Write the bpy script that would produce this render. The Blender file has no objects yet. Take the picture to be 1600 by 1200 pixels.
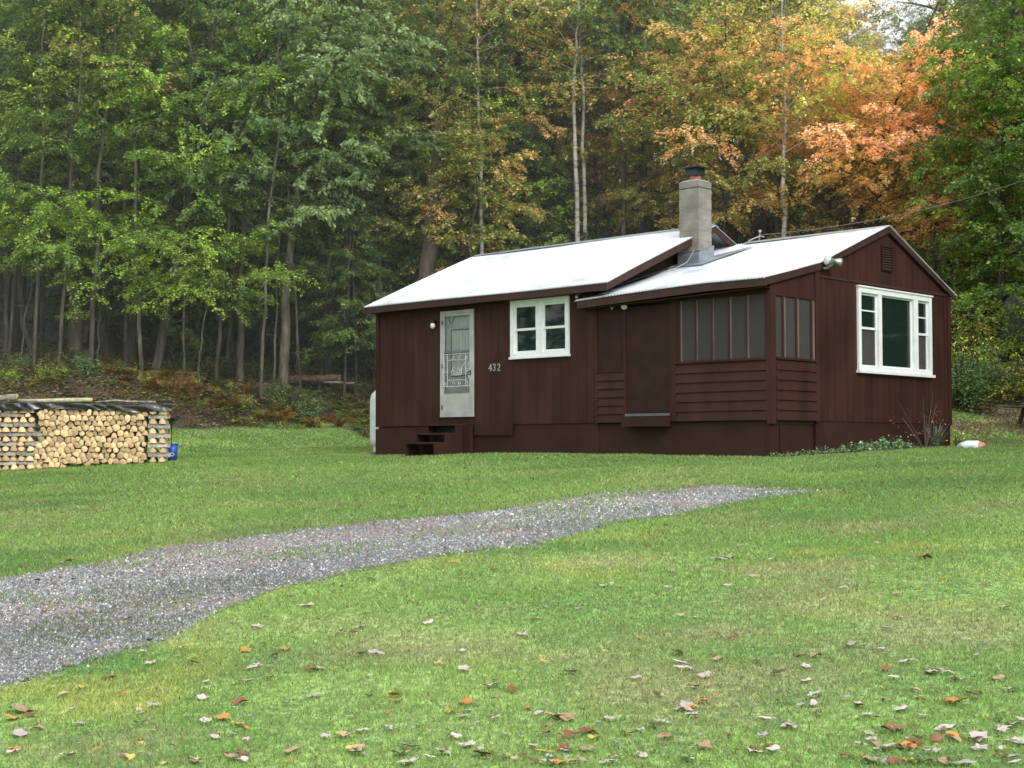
import bpy, math, random
import numpy as np
from mathutils import Vector, Matrix
random.seed(7); rng = np.random.default_rng(7)
R = math.radians
sc = bpy.context.scene
COL = sc.collection
F, PHI = 2341.6, 0.0448          # focal length in photo pixels, upward pitch
CP, SP = math.cos(PHI), math.sin(PHI)
AL, HX, HY = 0.7696, -2.7535, 30.546   # cabin yaw and front left corner
CA, SA = math.cos(AL), math.sin(AL)

# ------------------------------------------------------------------ helpers
def at(x, y, Y):
    d, e = (x-800)/F, (600-y)/F
    vy, vz = CP-e*SP, SP+e*CP
    return Vector((d*Y/vy, Y, vz*Y/vy))
def tag(o, label=None, cat=None, group=None, kind=None):
    if label: o['label'] = label
    if cat: o['category'] = cat
    if group: o['group'] = group
    if kind: o['kind'] = kind
    return o
def empty(name, loc=(0, 0, 0), rz=0):
    o = bpy.data.objects.new(name, None); o.empty_display_size = .2
    COL.objects.link(o); o.location = loc; o.rotation_euler = (0, 0, rz); return o
def link(name, me, parent=None):
    o = bpy.data.objects.new(name, me); COL.objects.link(o)
    if parent: o.parent = parent
    return o
class MB:
    def __init__(s): s.v = []; s.f = []; s.m = []
    def quad(s, a, b, c, d, m=0):
        n = len(s.v); s.v += [tuple(a), tuple(b), tuple(c), tuple(d)]; s.f.append((n, n+1, n+2, n+3)); s.m.append(m)
    def hexa(s, p, m=0):
        n = len(s.v); s.v += [tuple(q) for q in p]
        for f in ((0, 3, 2, 1), (4, 5, 6, 7), (0, 1, 5, 4), (1, 2, 6, 5), (2, 3, 7, 6), (3, 0, 4, 7)):
            s.f.append(tuple(n+i for i in f)); s.m.append(m)
    def box(s, x0, x1, y0, y1, z0, z1, m=0):
        s.hexa([(x0, y0, z0), (x1, y0, z0), (x1, y1, z0), (x0, y1, z0), (x0, y0, z1), (x1, y0, z1), (x1, y1, z1), (x0, y1, z1)], m)
    def tube(s, pts, rad, n=8, m=0, cap=True, wob=0):
        pts = [Vector(p) for p in pts]
        if not hasattr(rad, '__len__'): rad = [rad]*len(pts)
        base = len(s.v); up = Vector((.13, .31, .94)); prev = None
        for i, p in enumerate(pts):
            t = (pts[min(i+1, len(pts)-1)]-pts[max(i-1, 0)])
            t = t.normalized() if t.length > 1e-9 else Vector((0, 0, 1))
            if prev is None:
                a = t.cross(up)
                if a.length < .2: a = t.cross(Vector((1, 0, 0)))
            else: a = prev-t*prev.dot(t)
            a.normalize(); prev = a; b = t.cross(a)
            for k in range(n):
                an = 2*math.pi*k/n; r = rad[i]*(1+wob*(random.random()-.5))
                s.v.append(tuple(p+(a*math.cos(an)+b*math.sin(an))*r))
        for i in range(len(pts)-1):
            for k in range(n):
                a0 = base+i*n+k; a1 = base+i*n+(k+1) % n
                s.f.append((a0, a1, a1+n, a0+n)); s.m.append(m)
        if cap:
            s.f.append(tuple(base+k for k in range(n))[::-1]); s.m.append(m)
            e = base+(len(pts)-1)*n; s.f.append(tuple(e+k for k in range(n))); s.m.append(m)
    def lathe(s, prof, c=(0, 0, 0), n=24, m=0):
        base = len(s.v)
        for r, z in prof:
            for k in range(n):
                an = 2*math.pi*k/n; s.v.append((c[0]+r*math.cos(an), c[1]+r*math.sin(an), c[2]+z))
        for i in range(len(prof)-1):
            for k in range(n):
                a0 = base+i*n+k; a1 = base+i*n+(k+1) % n
                s.f.append((a0, a1, a1+n, a0+n)); s.m.append(m)
    def prism(s, poly, ex, m=0):
        n = len(poly); b = len(s.v); ex = Vector(ex)
        s.v += [tuple(p) for p in poly]+[tuple(Vector(p)+ex) for p in poly]
        s.f.append(tuple(range(b, b+n))[::-1]); s.m.append(m)
        s.f.append(tuple(range(b+n, b+2*n))); s.m.append(m)
        for i in range(n):
            j = (i+1) % n; s.f.append((b+i, b+j, b+n+j, b+n+i)); s.m.append(m)
    def mesh(s, name, mats, smooth=False):
        me = bpy.data.meshes.new(name); me.from_pydata(s.v, [], s.f)
        for m in (mats if isinstance(mats, (list, tuple)) else [mats]): me.materials.append(m)
        me.polygons.foreach_set('material_index', s.m)
        if smooth: me.polygons.foreach_set('use_smooth', [True]*len(s.f))
        me.update(); return me
    def build(s, name, mats, parent=None, smooth=False, bevel=0):
        o = link(name, s.mesh(name, mats, smooth), parent)
        if bevel:
            b = o.modifiers.new('bevel', 'BEVEL'); b.width = bevel; b.segments = 2; b.limit_method = 'ANGLE'
        return o
def np_mesh(name, V, Q, mat, C=None, smooth=False):
    """numpy mesh: V (N,3), Q (M,k) equal sized faces, C (N,3) colours"""
    me = bpy.data.meshes.new(name); k = Q.shape[1]
    me.vertices.add(len(V)); me.vertices.foreach_set('co', V.astype(np.float32).ravel())
    me.loops.add(Q.size); me.loops.foreach_set('vertex_index', Q.astype(np.int32).ravel())
    me.polygons.add(len(Q)); me.polygons.foreach_set('loop_start', np.arange(0, Q.size, k, dtype=np.int32))
    me.polygons.foreach_set('loop_total', np.full(len(Q), k, dtype=np.int32))
    if smooth: me.polygons.foreach_set('use_smooth', np.ones(len(Q), dtype=bool))
    if C is not None:
        a = me.color_attributes.new('Col', 'FLOAT_COLOR', 'POINT')
        a.data.foreach_set('color', np.hstack([C, np.ones((len(C), 1))]).astype(np.float32).ravel())
    me.materials.append(mat); me.update(); me.validate(); return me
_tab = rng.random((512, 512))
def vnoise(x, y, s, seed=0):
    x = np.asarray(x, float)/s+seed*37.3; y = np.asarray(y, float)/s+seed*91.7
    xi = np.floor(x).astype(int); yi = np.floor(y).astype(int); fx = x-xi; fy = y-yi
    fx = fx*fx*(3-2*fx); fy = fy*fy*(3-2*fy)
    g = lambda a, b: _tab[a % 512, b % 512]
    return (g(xi, yi)*(1-fx)+g(xi+1, yi)*fx)*(1-fy)+(g(xi, yi+1)*(1-fx)+g(xi+1, yi+1)*fx)*fy
def fbm(x, y, s, seed=0, o=3):
    return sum(vnoise(x, y, s/2**i, seed+i*3)*.5**i for i in range(o))/sum(.5**i for i in range(o))
def sstep(x, a, b):
    t = np.clip((x-a)/(b-a), 0, 1); return t*t*(3-2*t)

# ------------------------------------------------------------------ materials
def mat(name):
    m = bpy.data.materials.new(name); m.use_nodes = True; nt = m.node_tree
    b = nt.nodes['Principled BSDF']; return m, nt, b
def N(nt, t, **k):
    n = nt.nodes.new(t)
    for a, v in k.items():
        if a in n.inputs: n.inputs[a].default_value = v
        else: setattr(n, a, v)
    return n
def coords(nt, sc=(1, 1, 1), kind='Object'):
    tc = N(nt, 'ShaderNodeTexCoord'); mp = N(nt, 'ShaderNodeMapping'); mp.inputs['Scale'].default_value = sc
    nt.links.new(tc.outputs[kind], mp.inputs['Vector']); return mp.outputs['Vector']
def noisy(name, c1, c2, scale=8, rough=.6, bump=.2, stretch=(1, 1, 1), spec=.4, metal=0, c3=None, bscale=None, detail=6, rand=0, bdist=.01):
    m, nt, b = mat(name); v = coords(nt, stretch)
    n = N(nt, 'ShaderNodeTexNoise', Scale=scale, Detail=detail); nt.links.new(v, n.inputs['Vector'])
    r = N(nt, 'ShaderNodeValToRGB'); e = r.color_ramp.elements
    e[0].position = .3; e[0].color = (*c1, 1); e[1].position = .7; e[1].color = (*c2, 1)
    if c3: q = e.new(.5); q.color = (*c3, 1)
    nt.links.new(n.outputs['Fac'], r.inputs['Fac']); out = r.outputs['Color']
    if rand:
        oi = N(nt, 'ShaderNodeObjectInfo'); mr = N(nt, 'ShaderNodeMapRange'); mr.inputs[3].default_value = 1-rand; mr.inputs[4].default_value = 1+rand
        nt.links.new(oi.outputs['Random'], mr.inputs[0])
        hs = N(nt, 'ShaderNodeHueSaturation'); nt.links.new(out, hs.inputs['Color']); nt.links.new(mr.outputs[0], hs.inputs['Value']); out = hs.outputs['Color']
    nt.links.new(out, b.inputs['Base Color'])
    b.inputs['Roughness'].default_value = rough; b.inputs['Specular IOR Level'].default_value = spec; b.inputs['Metallic'].default_value = metal
    if bump:
        n2 = N(nt, 'ShaderNodeTexNoise', Scale=bscale or scale*3, Detail=5); nt.links.new(v, n2.inputs['Vector'])
        bp = N(nt, 'ShaderNodeBump', Strength=bump, Distance=bdist); nt.links.new(n2.outputs['Fac'], bp.inputs['Height']); nt.links.new(bp.outputs[0], b.inputs['Normal'])
    return m
def leafmat(name, trans=.35, rough=.55, spec=.3, vary=.18, hue=.012, fine=0):
    m, nt, b = mat(name)
    a = N(nt, 'ShaderNodeAttribute'); a.attribute_name = 'Col'; out = a.outputs['Color']
    oi = N(nt, 'ShaderNodeObjectInfo')
    hs = N(nt, 'ShaderNodeHueSaturation'); mr = N(nt, 'ShaderNodeMapRange'); mr.inputs[3].default_value = 1-vary; mr.inputs[4].default_value = 1+vary
    mh = N(nt, 'ShaderNodeMapRange'); mh.inputs[3].default_value = .5-hue; mh.inputs[4].default_value = .5+hue
    nt.links.new(oi.outputs['Random'], mr.inputs[0]); nt.links.new(oi.outputs['Random'], mh.inputs[0])
    nt.links.new(mr.outputs[0], hs.inputs['Value']); nt.links.new(mh.outputs[0], hs.inputs['Hue']); nt.links.new(out, hs.inputs['Color'])
    out = hs.outputs['Color']
    if fine:
        v = coords(nt); n = N(nt, 'ShaderNodeTexNoise', Scale=fine, Detail=5); nt.links.new(v, n.inputs['Vector'])
        r = N(nt, 'ShaderNodeMapRange'); r.inputs[1].default_value = .3; r.inputs[2].default_value = .7; r.inputs[3].default_value = .55; r.inputs[4].default_value = 1.4
        nt.links.new(n.outputs['Fac'], r.inputs[0]); h2 = N(nt, 'ShaderNodeHueSaturation'); nt.links.new(out, h2.inputs['Color']); nt.links.new(r.outputs[0], h2.inputs['Value']); out = h2.outputs['Color']
        bp = N(nt, 'ShaderNodeBump', Strength=.6, Distance=.02); nt.links.new(n.outputs['Fac'], bp.inputs['Height']); nt.links.new(bp.outputs[0], b.inputs['Normal'])
    nt.links.new(out, b.inputs['Base Color']); b.inputs['Roughness'].default_value = rough; b.inputs['Specular IOR Level'].default_value = spec
    if trans:
        t = N(nt, 'ShaderNodeBsdfTranslucent'); mx = N(nt, 'ShaderNodeMixShader'); mx.inputs[0].default_value = trans
        nt.links.new(out, t.inputs['Color']); nt.links.new(b.outputs[0], mx.inputs[1]); nt.links.new(t.outputs[0], mx.inputs[2])
        nt.links.new(mx.outputs[0], nt.nodes['Material Output'].inputs['Surface'])
    return m
def plain(name, c, rough=.5, spec=.4, metal=0):
    return noisy(name, tuple(x*.88 for x in c), tuple(min(1, x*1.08) for x in c), 6, rough, .05, spec=spec, metal=metal)

M = {}
M['ground'] = leafmat('ground_cover', 0, .95, .15, 0, 0, fine=14)
M['grass'] = leafmat('grass_blades', .5, .6, .25, 0, 0)
M['leaf'] = leafmat('tree_leaves', .4, .45, .4, .2, .012)
M['needle'] = leafmat('hemlock_needles', .2, .6, .25, .2, .01)
M['bush'] = leafmat('undergrowth_leaves', .35, .5, .3, .2, .012)
M['pebble'] = leafmat('gravel_stones', 0, .7, .4, 0, 0)
M['drive'] = noisy('gravel_bed', (.08, .08, .083), (.24, .235, .235), 55, .9, .8, c3=(.115, .115, .117), detail=8, bdist=.03)
M['brown'] = noisy('brown_stained_wood', (.031, .0122, .0102), (.058, .0225, .0190), 2.8, .55, .15, (1, 1, .3), spec=.18)
M['brown_dk'] = noisy('brown_plywood', (.025, .0120, .0104), (.041, .0188, .0164), 4, .6, .1, spec=.15)
M['skirt'] = noisy('brown_masonite_skirting', (.030, .0128, .0108), (.045, .0192, .0160), 2, .6, .08, spec=.18)
M['trimb'] = noisy('brown_fascia_wood', (.036, .017, .015), (.055, .027, .023), 5, .6, .1, spec=.3)
M['studs'] = noisy('weathered_pine', (.075, .05, .04), (.16, .12, .105), 9, .8, .2, (1, 1, .2))
M['white'] = noisy('white_gloss_paint', (.70, .72, .74), (.80, .82, .84), 7, .45, .04)
M['doorw'] = noisy('soiled_aluminium_paint', (.30, .31, .31), (.46, .47, .47), 3, .5, .06, spec=.4)
M['doorg'] = noisy('grey_aluminium', (.15, .16, .17), (.23, .24, .25), 6, .45, .03, metal=.3)
M['curtain'] = noisy('white_curtain', (.38, .40, .40), (.55, .57, .56), 9, .9, .2, (4, 4, .3))
M['kick'] = noisy('dirty_kick_panel', (.34, .35, .33), (.50, .50, .49), 2.5, .5, .05)
M['grille'] = plain('white_wrought_scroll', (.62, .63, .63), .5)
M['dark'] = plain('black_iron', (.02, .02, .022), .5)
M['lampg'] = plain('aluminium_lamp', (.35, .36, .36), .35, .5, .6)
M['bulb'] = plain('frosted_lamp_glass', (.75, .75, .72), .2, .6)
M['interior'] = plain('dim_interior_wall', (.06, .07, .065), .9, .1)
M['block'] = noisy('weathered_concrete_block', (.13, .123, .105), (.31, .29, .25), 3.2, .9, .5, c3=(.21, .197, .17), bscale=60)
M['mortar'] = noisy('pale_mortar', (.24, .235, .22), (.34, .33, .31), 12, .9, .3)
M['flue'] = noisy('terracotta_flue', (.25, .09, .06), (.35, .14, .10), 10, .85, .2)
M['capm'] = plain('dark_sheet_metal', (.045, .05, .055), .45, .5, .5)
M['flash'] = noisy('grey_flashing', (.25, .28, .32), (.42, .46, .50), 6, .35, .1, metal=.5)
M['plastic_w'] = plain('white_enamel', (.72, .74, .76), .35)
M['tarp'] = noisy('black_plastic_sheet', (.008, .009, .011), (.02, .022, .026), 5, .16, .5, spec=.9, bscale=7, bdist=.05)
M['blue'] = plain('blue_plastic', (.02, .075, .36), .4)
M['red'] = plain('red_plastic', (.55, .03, .02), .35)
M['cable'] = plain('grey_cable', (.12, .125, .13), .6)
M['steel'] = plain('steel_wire', (.40, .41, .42), .4, .5, .4)
M['stone'] = noisy('grey_fieldstone', (.07, .072, .07), (.20, .20, .19), 4, .9, .6, c3=(.11, .12, .10))
M['concrete'] = noisy('concrete_pad', (.16, .15, .13), (.24, .23, .20), 8, .9, .3)
M['logbark'] = noisy('firewood_bark', (.15, .13, .11), (.50, .45, .40), 14, .95, .7, (1, 1, 1), c3=(.32, .28, .24), rand=.3, bdist=.02)
M['logend'] = noisy('split_wood_face', (.42, .25, .12), (.80, .61, .38), 11, .85, .3, (1, 1, 1), rand=.36, c3=(.68, .48, .27))
M['logpink'] = noisy('peeled_log_wood', (.10, .065, .045), (.36, .22, .14), 6, .9, .5, (1, 1, 1), rand=.1)
M['bark'] = noisy('grey_brown_bark', (.045, .038, .03), (.16, .145, .12), 7, .95, .9, (1, 1, .25), c3=(.085, .075, .06), rand=.25, bdist=.03)
M['barkd'] = noisy('dark_hemlock_bark', (.02, .017, .014), (.065, .053, .043), 7, .95, .9, (1, 1, .25), rand=.2, bdist=.03)
M['barkp'] = noisy('pine_bark', (.06, .043, .035), (.15, .115, .095), 6, .95, .9, (1, 1, .2), bdist=.03)
M['barkw'] = noisy('white_birch_bark', (.10, .09, .08), (.52, .50, .45), 5, .8, .2, (1, 1, 2.5), c3=(.42, .40, .36))
def glass(name, tr=(.55, .6, .6, 1), ior=1.6, refl_tint=.20):
    m, nt, b = mat(name)
    g = N(nt, 'ShaderNodeBsdfGlossy', Roughness=.03); t = N(nt, 'ShaderNodeBsdfTransparent'); t.inputs[0].default_value = tr
    fr = N(nt, 'ShaderNodeFresnel', IOR=ior); mx = N(nt, 'ShaderNodeMixShader')
    nt.links.new(fr.outputs[0], mx.inputs[0]); nt.links.new(t.outputs[0], mx.inputs[1]); nt.links.new(g.outputs[0], mx.inputs[2])
    df = N(nt, 'ShaderNodeBsdfDiffuse'); df.inputs[0].default_value = (.05, .10, .085, 1); m2 = N(nt, 'ShaderNodeMixShader'); m2.inputs[0].default_value = refl_tint  # dark green reflection painted into the panes as a diffuse tint
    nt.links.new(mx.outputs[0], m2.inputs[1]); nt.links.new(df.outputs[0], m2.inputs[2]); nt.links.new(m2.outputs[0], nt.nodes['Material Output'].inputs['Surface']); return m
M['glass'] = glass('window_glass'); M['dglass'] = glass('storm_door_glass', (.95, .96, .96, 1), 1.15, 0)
def screen():
    m, nt, b = mat('insect_screen'); b.inputs['Base Color'].default_value = (.072, .065, .066, 1); b.inputs['Roughness'].default_value = .8
    t = N(nt, 'ShaderNodeBsdfTransparent'); mx = N(nt, 'ShaderNodeMixShader'); mx.inputs[0].default_value = .6
    nt.links.new(t.outputs[0], mx.inputs[1]); nt.links.new(b.outputs[0], mx.inputs[2]); nt.links.new(mx.outputs[0], nt.nodes['Material Output'].inputs['Surface']); return m
M['screen'] = screen()
def roofmat():
    m, nt, b = mat('galvanised_corrugated_sheet'); v = coords(nt)
    n = N(nt, 'ShaderNodeTexNoise', Scale=1.4, Detail=6, Roughness=.6); nt.links.new(v, n.inputs['Vector'])
    r = N(nt, 'ShaderNodeValToRGB'); e = r.color_ramp.elements; e[0].position = .25; e[0].color = (.34, .38, .44, 1); e[1].position = .52; e[1].color = (.66, .69, .73, 1)
    nt.links.new(n.outputs['Fac'], r.inputs[0]); nt.links.new(r.outputs[0], b.inputs['Base Color'])
    b.inputs['Roughness'].default_value = .42; b.inputs['Metallic'].default_value = .15; b.inputs['Specular IOR Level'].default_value = .6; return m
M['roof'] = roofmat()
DL = {}
for nm, c1, c2 in (('pale', (.34, .27, .255), (.60, .52, .50)), ('tan', (.30, .18, .11), (.50, .33, .20)), ('orange', (.45, .15, .03), (.62, .27, .06)),
                   ('russet', (.16, .05, .03), (.30, .10, .05)), ('yellow', (.50, .34, .06), (.66, .48, .12))):
    DL[nm] = noisy('dead_leaf_'+nm, c1, c2, 30, .7, .3, rand=.2)

# ------------------------------------------------------------------ terrain
def house_uv(X, Y):
    dx, dy = X-HX, Y-HY; return dx*CA-dy*SA, dx*SA+dy*CA
def terrain(X, Y):
    X = np.asarray(X, float); Y = np.asarray(Y, float)
    Xc = 22*np.tanh(X/22); Yc = np.clip(Y, -12, 200)
    p = -1.6+.0514*Xc+.0568*np.minimum(Yc, 60); k = 6.; c = .07
    z = -np.log(np.exp(-k*p)+math.exp(-k*c))/k
    u, v = house_uv(X, Y)
    z = z+.09*np.exp(-((u-5.5)/2.6)**2-((v+1.0)/.75)**2)
    Ys = Yc+np.clip((-X-6)*.9, 0, 5.5)
    bl = np.interp(Ys, [34, 36, 42, 43.5, 46, 52, 60, 80, 120, 200], [0, .05, .62, 1.1, 2.0, 2.7, 3.8, 8, 17, 30])
    br = np.interp(Yc, [28.5, 30.5, 33, 34.5, 37, 41, 50, 70, 100, 150], [0, .2, .75, 1.2, 2.2, 4.2, 8.0, 13.5, 19, 24])
    s = sstep(X, -2.5, 9); b = bl*(1-s)+br*s
    rough = sstep(b, .6, 2.5)
    z = z+b+rough*((fbm(X, Y, 3, 2)-.5)*.7)+(fbm(X, Y, 2.2, 5)-.5)*.05*sstep(Y, 3, 8)
    return z
def gz(X, Y): return float(terrain(X, Y))
def gimg(x, y, Y0=5., Y1=60.):
    """ground point seen at photo pixel x, y"""
    last = None; Y = Y0
    while Y < Y1:
        p = at(x, y, Y)
        if p.z <= gz(p.x, Y):
            lo, hi = Y-.25, Y
            for _ in range(10):
                mid = (lo+hi)/2; q = at(x, y, mid)
                if q.z <= gz(q.x, mid): hi = mid
                else: lo = mid
            return Vector((at(x, y, hi).x, hi, gz(at(x, y, hi).x, hi)))
        Y += .25
    return None
def gp(x, Y):
    X = (x-800)/F*Y*1.001; return Vector((X, Y, gz(X, Y)))
DRV_N = [(-140, 1165), (0, 1075), (120, 1040), (260, 1000), (340, 958), (440, 918), (560, 893), (700, 866), (830, 852), (950, 820), (1060, 805), (1150, 786), (1262, 769), (1318, 768)]
DRV_F = [(-140, 930), (0, 902), (150, 880), (300, 850), (440, 833), (560, 820), (700, 806), (830, 790), (930, 772), (1030, 765), (1110, 759), (1190, 762), (1262, 765), (1318, 766.5)]
dn = [gimg(*p) for p in DRV_N]; df = [gimg(*p) for p in DRV_F]
_DNY = ([p.x for p in dn], [p.y for p in dn]); _DFY = ([p.x for p in df], [p.y for p in df])
def in_drive(X, Y):
    """signed-ish inside measure in metres of depth, positive inside"""
    o = np.argsort(_DNY[0]); o2 = np.argsort(_DFY[0])
    yn = np.interp(X, np.array(_DNY[0])[o], np.array(_DNY[1])[o]); yf = np.interp(X, np.array(_DFY[0])[o2], np.array(_DFY[1])[o2])
    j = (fbm(X, Y, .5, 9)-.5)*.5+(fbm(X, Y, .12, 19)-.5)*.12
    m = np.minimum(Y-yn, yf-Y)+j
    return np.where((X > max(_DNY[0])), -1., m)
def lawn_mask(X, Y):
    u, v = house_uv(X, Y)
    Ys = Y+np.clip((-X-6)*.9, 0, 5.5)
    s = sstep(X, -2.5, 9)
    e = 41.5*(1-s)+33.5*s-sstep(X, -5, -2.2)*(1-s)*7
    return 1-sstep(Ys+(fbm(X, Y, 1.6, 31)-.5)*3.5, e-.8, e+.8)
def ground_col(X, Y):
    g1 = np.array([.22, .355, .105]); g2 = np.array([.28, .40, .13]); dry = np.array([.38, .345, .19]); moss = np.array([.42, .43, .12]); dk = np.array([.155, .28, .09])
    a = fbm(X, Y, 2.6, 3)[..., None]; b = fbm(X, Y, 1.3, 8)[..., None]; c = fbm(X, Y, .9, 14)[..., None]; d = fbm(X*.4, Y, 1.5, 22)[..., None]
    col = g1+(g2-g1)*sstep(a, .3, .7)
    col = col+(dk-col)*sstep(d, .52, .75)*.7
    near = (1-sstep(Y, 12, 20))[..., None]
    col = col+(dry-col)*sstep(b, .50, .8)*(.25+.35*near)
    col = col+(moss-col)*sstep(c, .60, .8)*.6*near
    rt = (sstep(X, 5.5, 8.5)*sstep(Y, 28.5, 30.5))[..., None]
    col = col+(np.array([.26, .22, .12])-col)*rt*sstep(b, .3, .6)
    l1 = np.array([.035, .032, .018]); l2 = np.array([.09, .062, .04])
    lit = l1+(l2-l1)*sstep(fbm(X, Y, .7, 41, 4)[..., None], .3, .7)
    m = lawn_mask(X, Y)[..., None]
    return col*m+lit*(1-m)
def axis(segs):
    out = [segs[0][0]]
    for a, b, s in segs:
        n = max(1, int(round((b-a)/s))); out += list(a+(b-a)*(i+1)/n for i in range(n))
    return np.array(out)
gx = axis([(-400, -60, 20), (-60, -20, 2), (-20, 16, .25), (16, 60, 2), (60, 400, 20)])
gy = axis([(-200, -10, 10), (-10, 4, 1), (4, 50, .25), (50, 110, 1), (110, 500, 20)])
GX, GY = np.meshgrid(gx, gy); GZ = terrain(GX, GY)
V = np.stack([GX, GY, GZ], -1).reshape(-1, 3); nx, ny = len(gx), len(gy)
ii = (np.arange(ny-1)[:, None]*nx+np.arange(nx-1)[None]).ravel()
Q = np.stack([ii, ii+1, ii+1+nx, ii+nx], -1)
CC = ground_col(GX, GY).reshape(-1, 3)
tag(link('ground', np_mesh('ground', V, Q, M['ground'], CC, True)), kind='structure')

# driveway sheet, a few mm above the ground, ragged edge
def driveway():
    n = 150; m = 14; V = []; Q = []
    xs = np.linspace(-140, 1300, n)
    for i, x in enumerate(xs):
        a = gimg(x, float(np.interp(x, *zip(*DRV_N)))); b = gimg(x, float(np.interp(x, *zip(*DRV_F))))
        for j in range(m):
            t = j/(m-1); p = a.lerp(b, t)
            if j in (0, m-1): p.y += random.uniform(-.07, .07); p.x += random.uniform(-.05, .05)
            V.append((p.x, p.y, gz(p.x, p.y)+.006))
    for i in range(n-1):
        for j in range(m-1): a = i*m+j; Q.append((a, a+m, a+m+1, a+1))
    tag(link('driveway', np_mesh('driveway', np.array(V), np.array(Q), M['drive'], None, True)), kind='structure')
driveway()

def frust_pts(n, Y0, Y1, pw, margin=1.12):
    """random ground points in the view wedge, density ~ Y^-pw per area"""
    u = rng.random(n); e = 2-pw
    Yv = (Y0**e+u*(Y1**e-Y0**e))**(1/e) if abs(e) > 1e-6 else Y0*(Y1/Y0)**u
    m = np.where(rng.random(n) < .84, margin, margin*1.9); Xv = (rng.random(n)-.5)*2*(Yv*(800/F)*m+(m > margin*1.5)*2.5)
    return Xv, Yv
# grass blades
def grass():
    X, Y = frust_pts(720000, 5.2, 42, 1.55)
    u, v = house_uv(X, Y)
    inside = (u > -.15) & (u < 9.75) & (v > -.12) & (v < 6)
    keep = ((in_drive(X, Y) < rng.random(len(X))*.22) | ((fbm(X, Y, 1.1, 88) > .60) & (rng.random(len(X)) < .30))) & ~inside & (rng.random(len(X)) < lawn_mask(X, Y)*1.1)
    X, Y = X[keep], Y[keep]; n = len(X); Z = terrain(X, Y)
    far = sstep(Y, 6, 26)
    h = (.013+.019*rng.random(n))*(1+far*.9)*(.6+.9*fbm(X, Y, .8, 51)); w = (.0022+.0028*rng.random(n))*(1+far*5.0)
    a = rng.random(n)*6.283; ln = rng.random(n)*1.1+.15; b = rng.random(n)*6.283
    dx, dy = np.cos(a)*w, np.sin(a)*w
    tx, ty = np.cos(b)*h*ln, np.sin(b)*h*ln
    V = np.empty((n, 3, 3)); base = np.stack([X, Y, Z-.004], -1)
    V[:, 0] = base+np.stack([dx, dy, dx*0], -1); V[:, 1] = base-np.stack([dx, dy, dx*0], -1); V[:, 2] = base+np.stack([tx, ty, h], -1)
    c = ground_col(X, Y)*1.12; j = (.8+.4*rng.random((n, 1)))
    c = c*j; dead = rng.random(n) < .10; c[dead] = np.array([.26, .21, .11])*(.6+.6*rng.random((dead.sum(), 1)))
    lt = rng.random(n) < .08; c[lt] = c[lt]*1.5+np.array([.03, .05, .02])
    C = np.repeat(c[:, None], 3, 1); C[:, :2] *= .88
    tag(link('lawn_grass', np_mesh('lawn_grass', V.reshape(-1, 3), np.arange(n*3).reshape(-1, 3), M['grass'], C.reshape(-1, 3))), 'short green lawn grass with drier and mossy patches around the cabin', 'grass', kind='stuff')
    # clover and small broad weeds
    X, Y = frust_pts(120000, 5.2, 30, 1.5); k = (fbm(X, Y, 1.1, 61) > .53) & (in_drive(X, Y) < .02) & (rng.random(len(X)) < .8)
    u, v = house_uv(X, Y); k &= ~((u > -.15) & (u < 9.75) & (v > -.12))
    X, Y = X[k], Y[k]; n = len(X); Z = terrain(X, Y)+.012+.025*rng.random(n)
    r = (.004+.006*rng.random(n))*(1+sstep(Y, 8, 25)*1.3); a = rng.random(n)*6.283
    tl = (rng.random((n, 2))-.5)*.9; V = np.empty((n, 4, 3))
    for q in range(4):
        an = a+q*1.5708; x = np.cos(an)*r; y = np.sin(an)*r
        V[:, q] = np.stack([X+x, Y+y, Z+x*tl[:, 0]+y*tl[:, 1]], -1)
    c = np.array([.17, .30, .13])*(.7+.7*rng.random((n, 1)))
    C = np.repeat(c[:, None], 4, 1).reshape(-1, 3)
    tag(link('clover', np_mesh('clover', V.reshape(-1, 3), np.arange(n*4).reshape(-1, 4), M['grass'], C)), 'low clover and small weeds scattered through the lawn', 'clover', kind='stuff')
grass()
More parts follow.
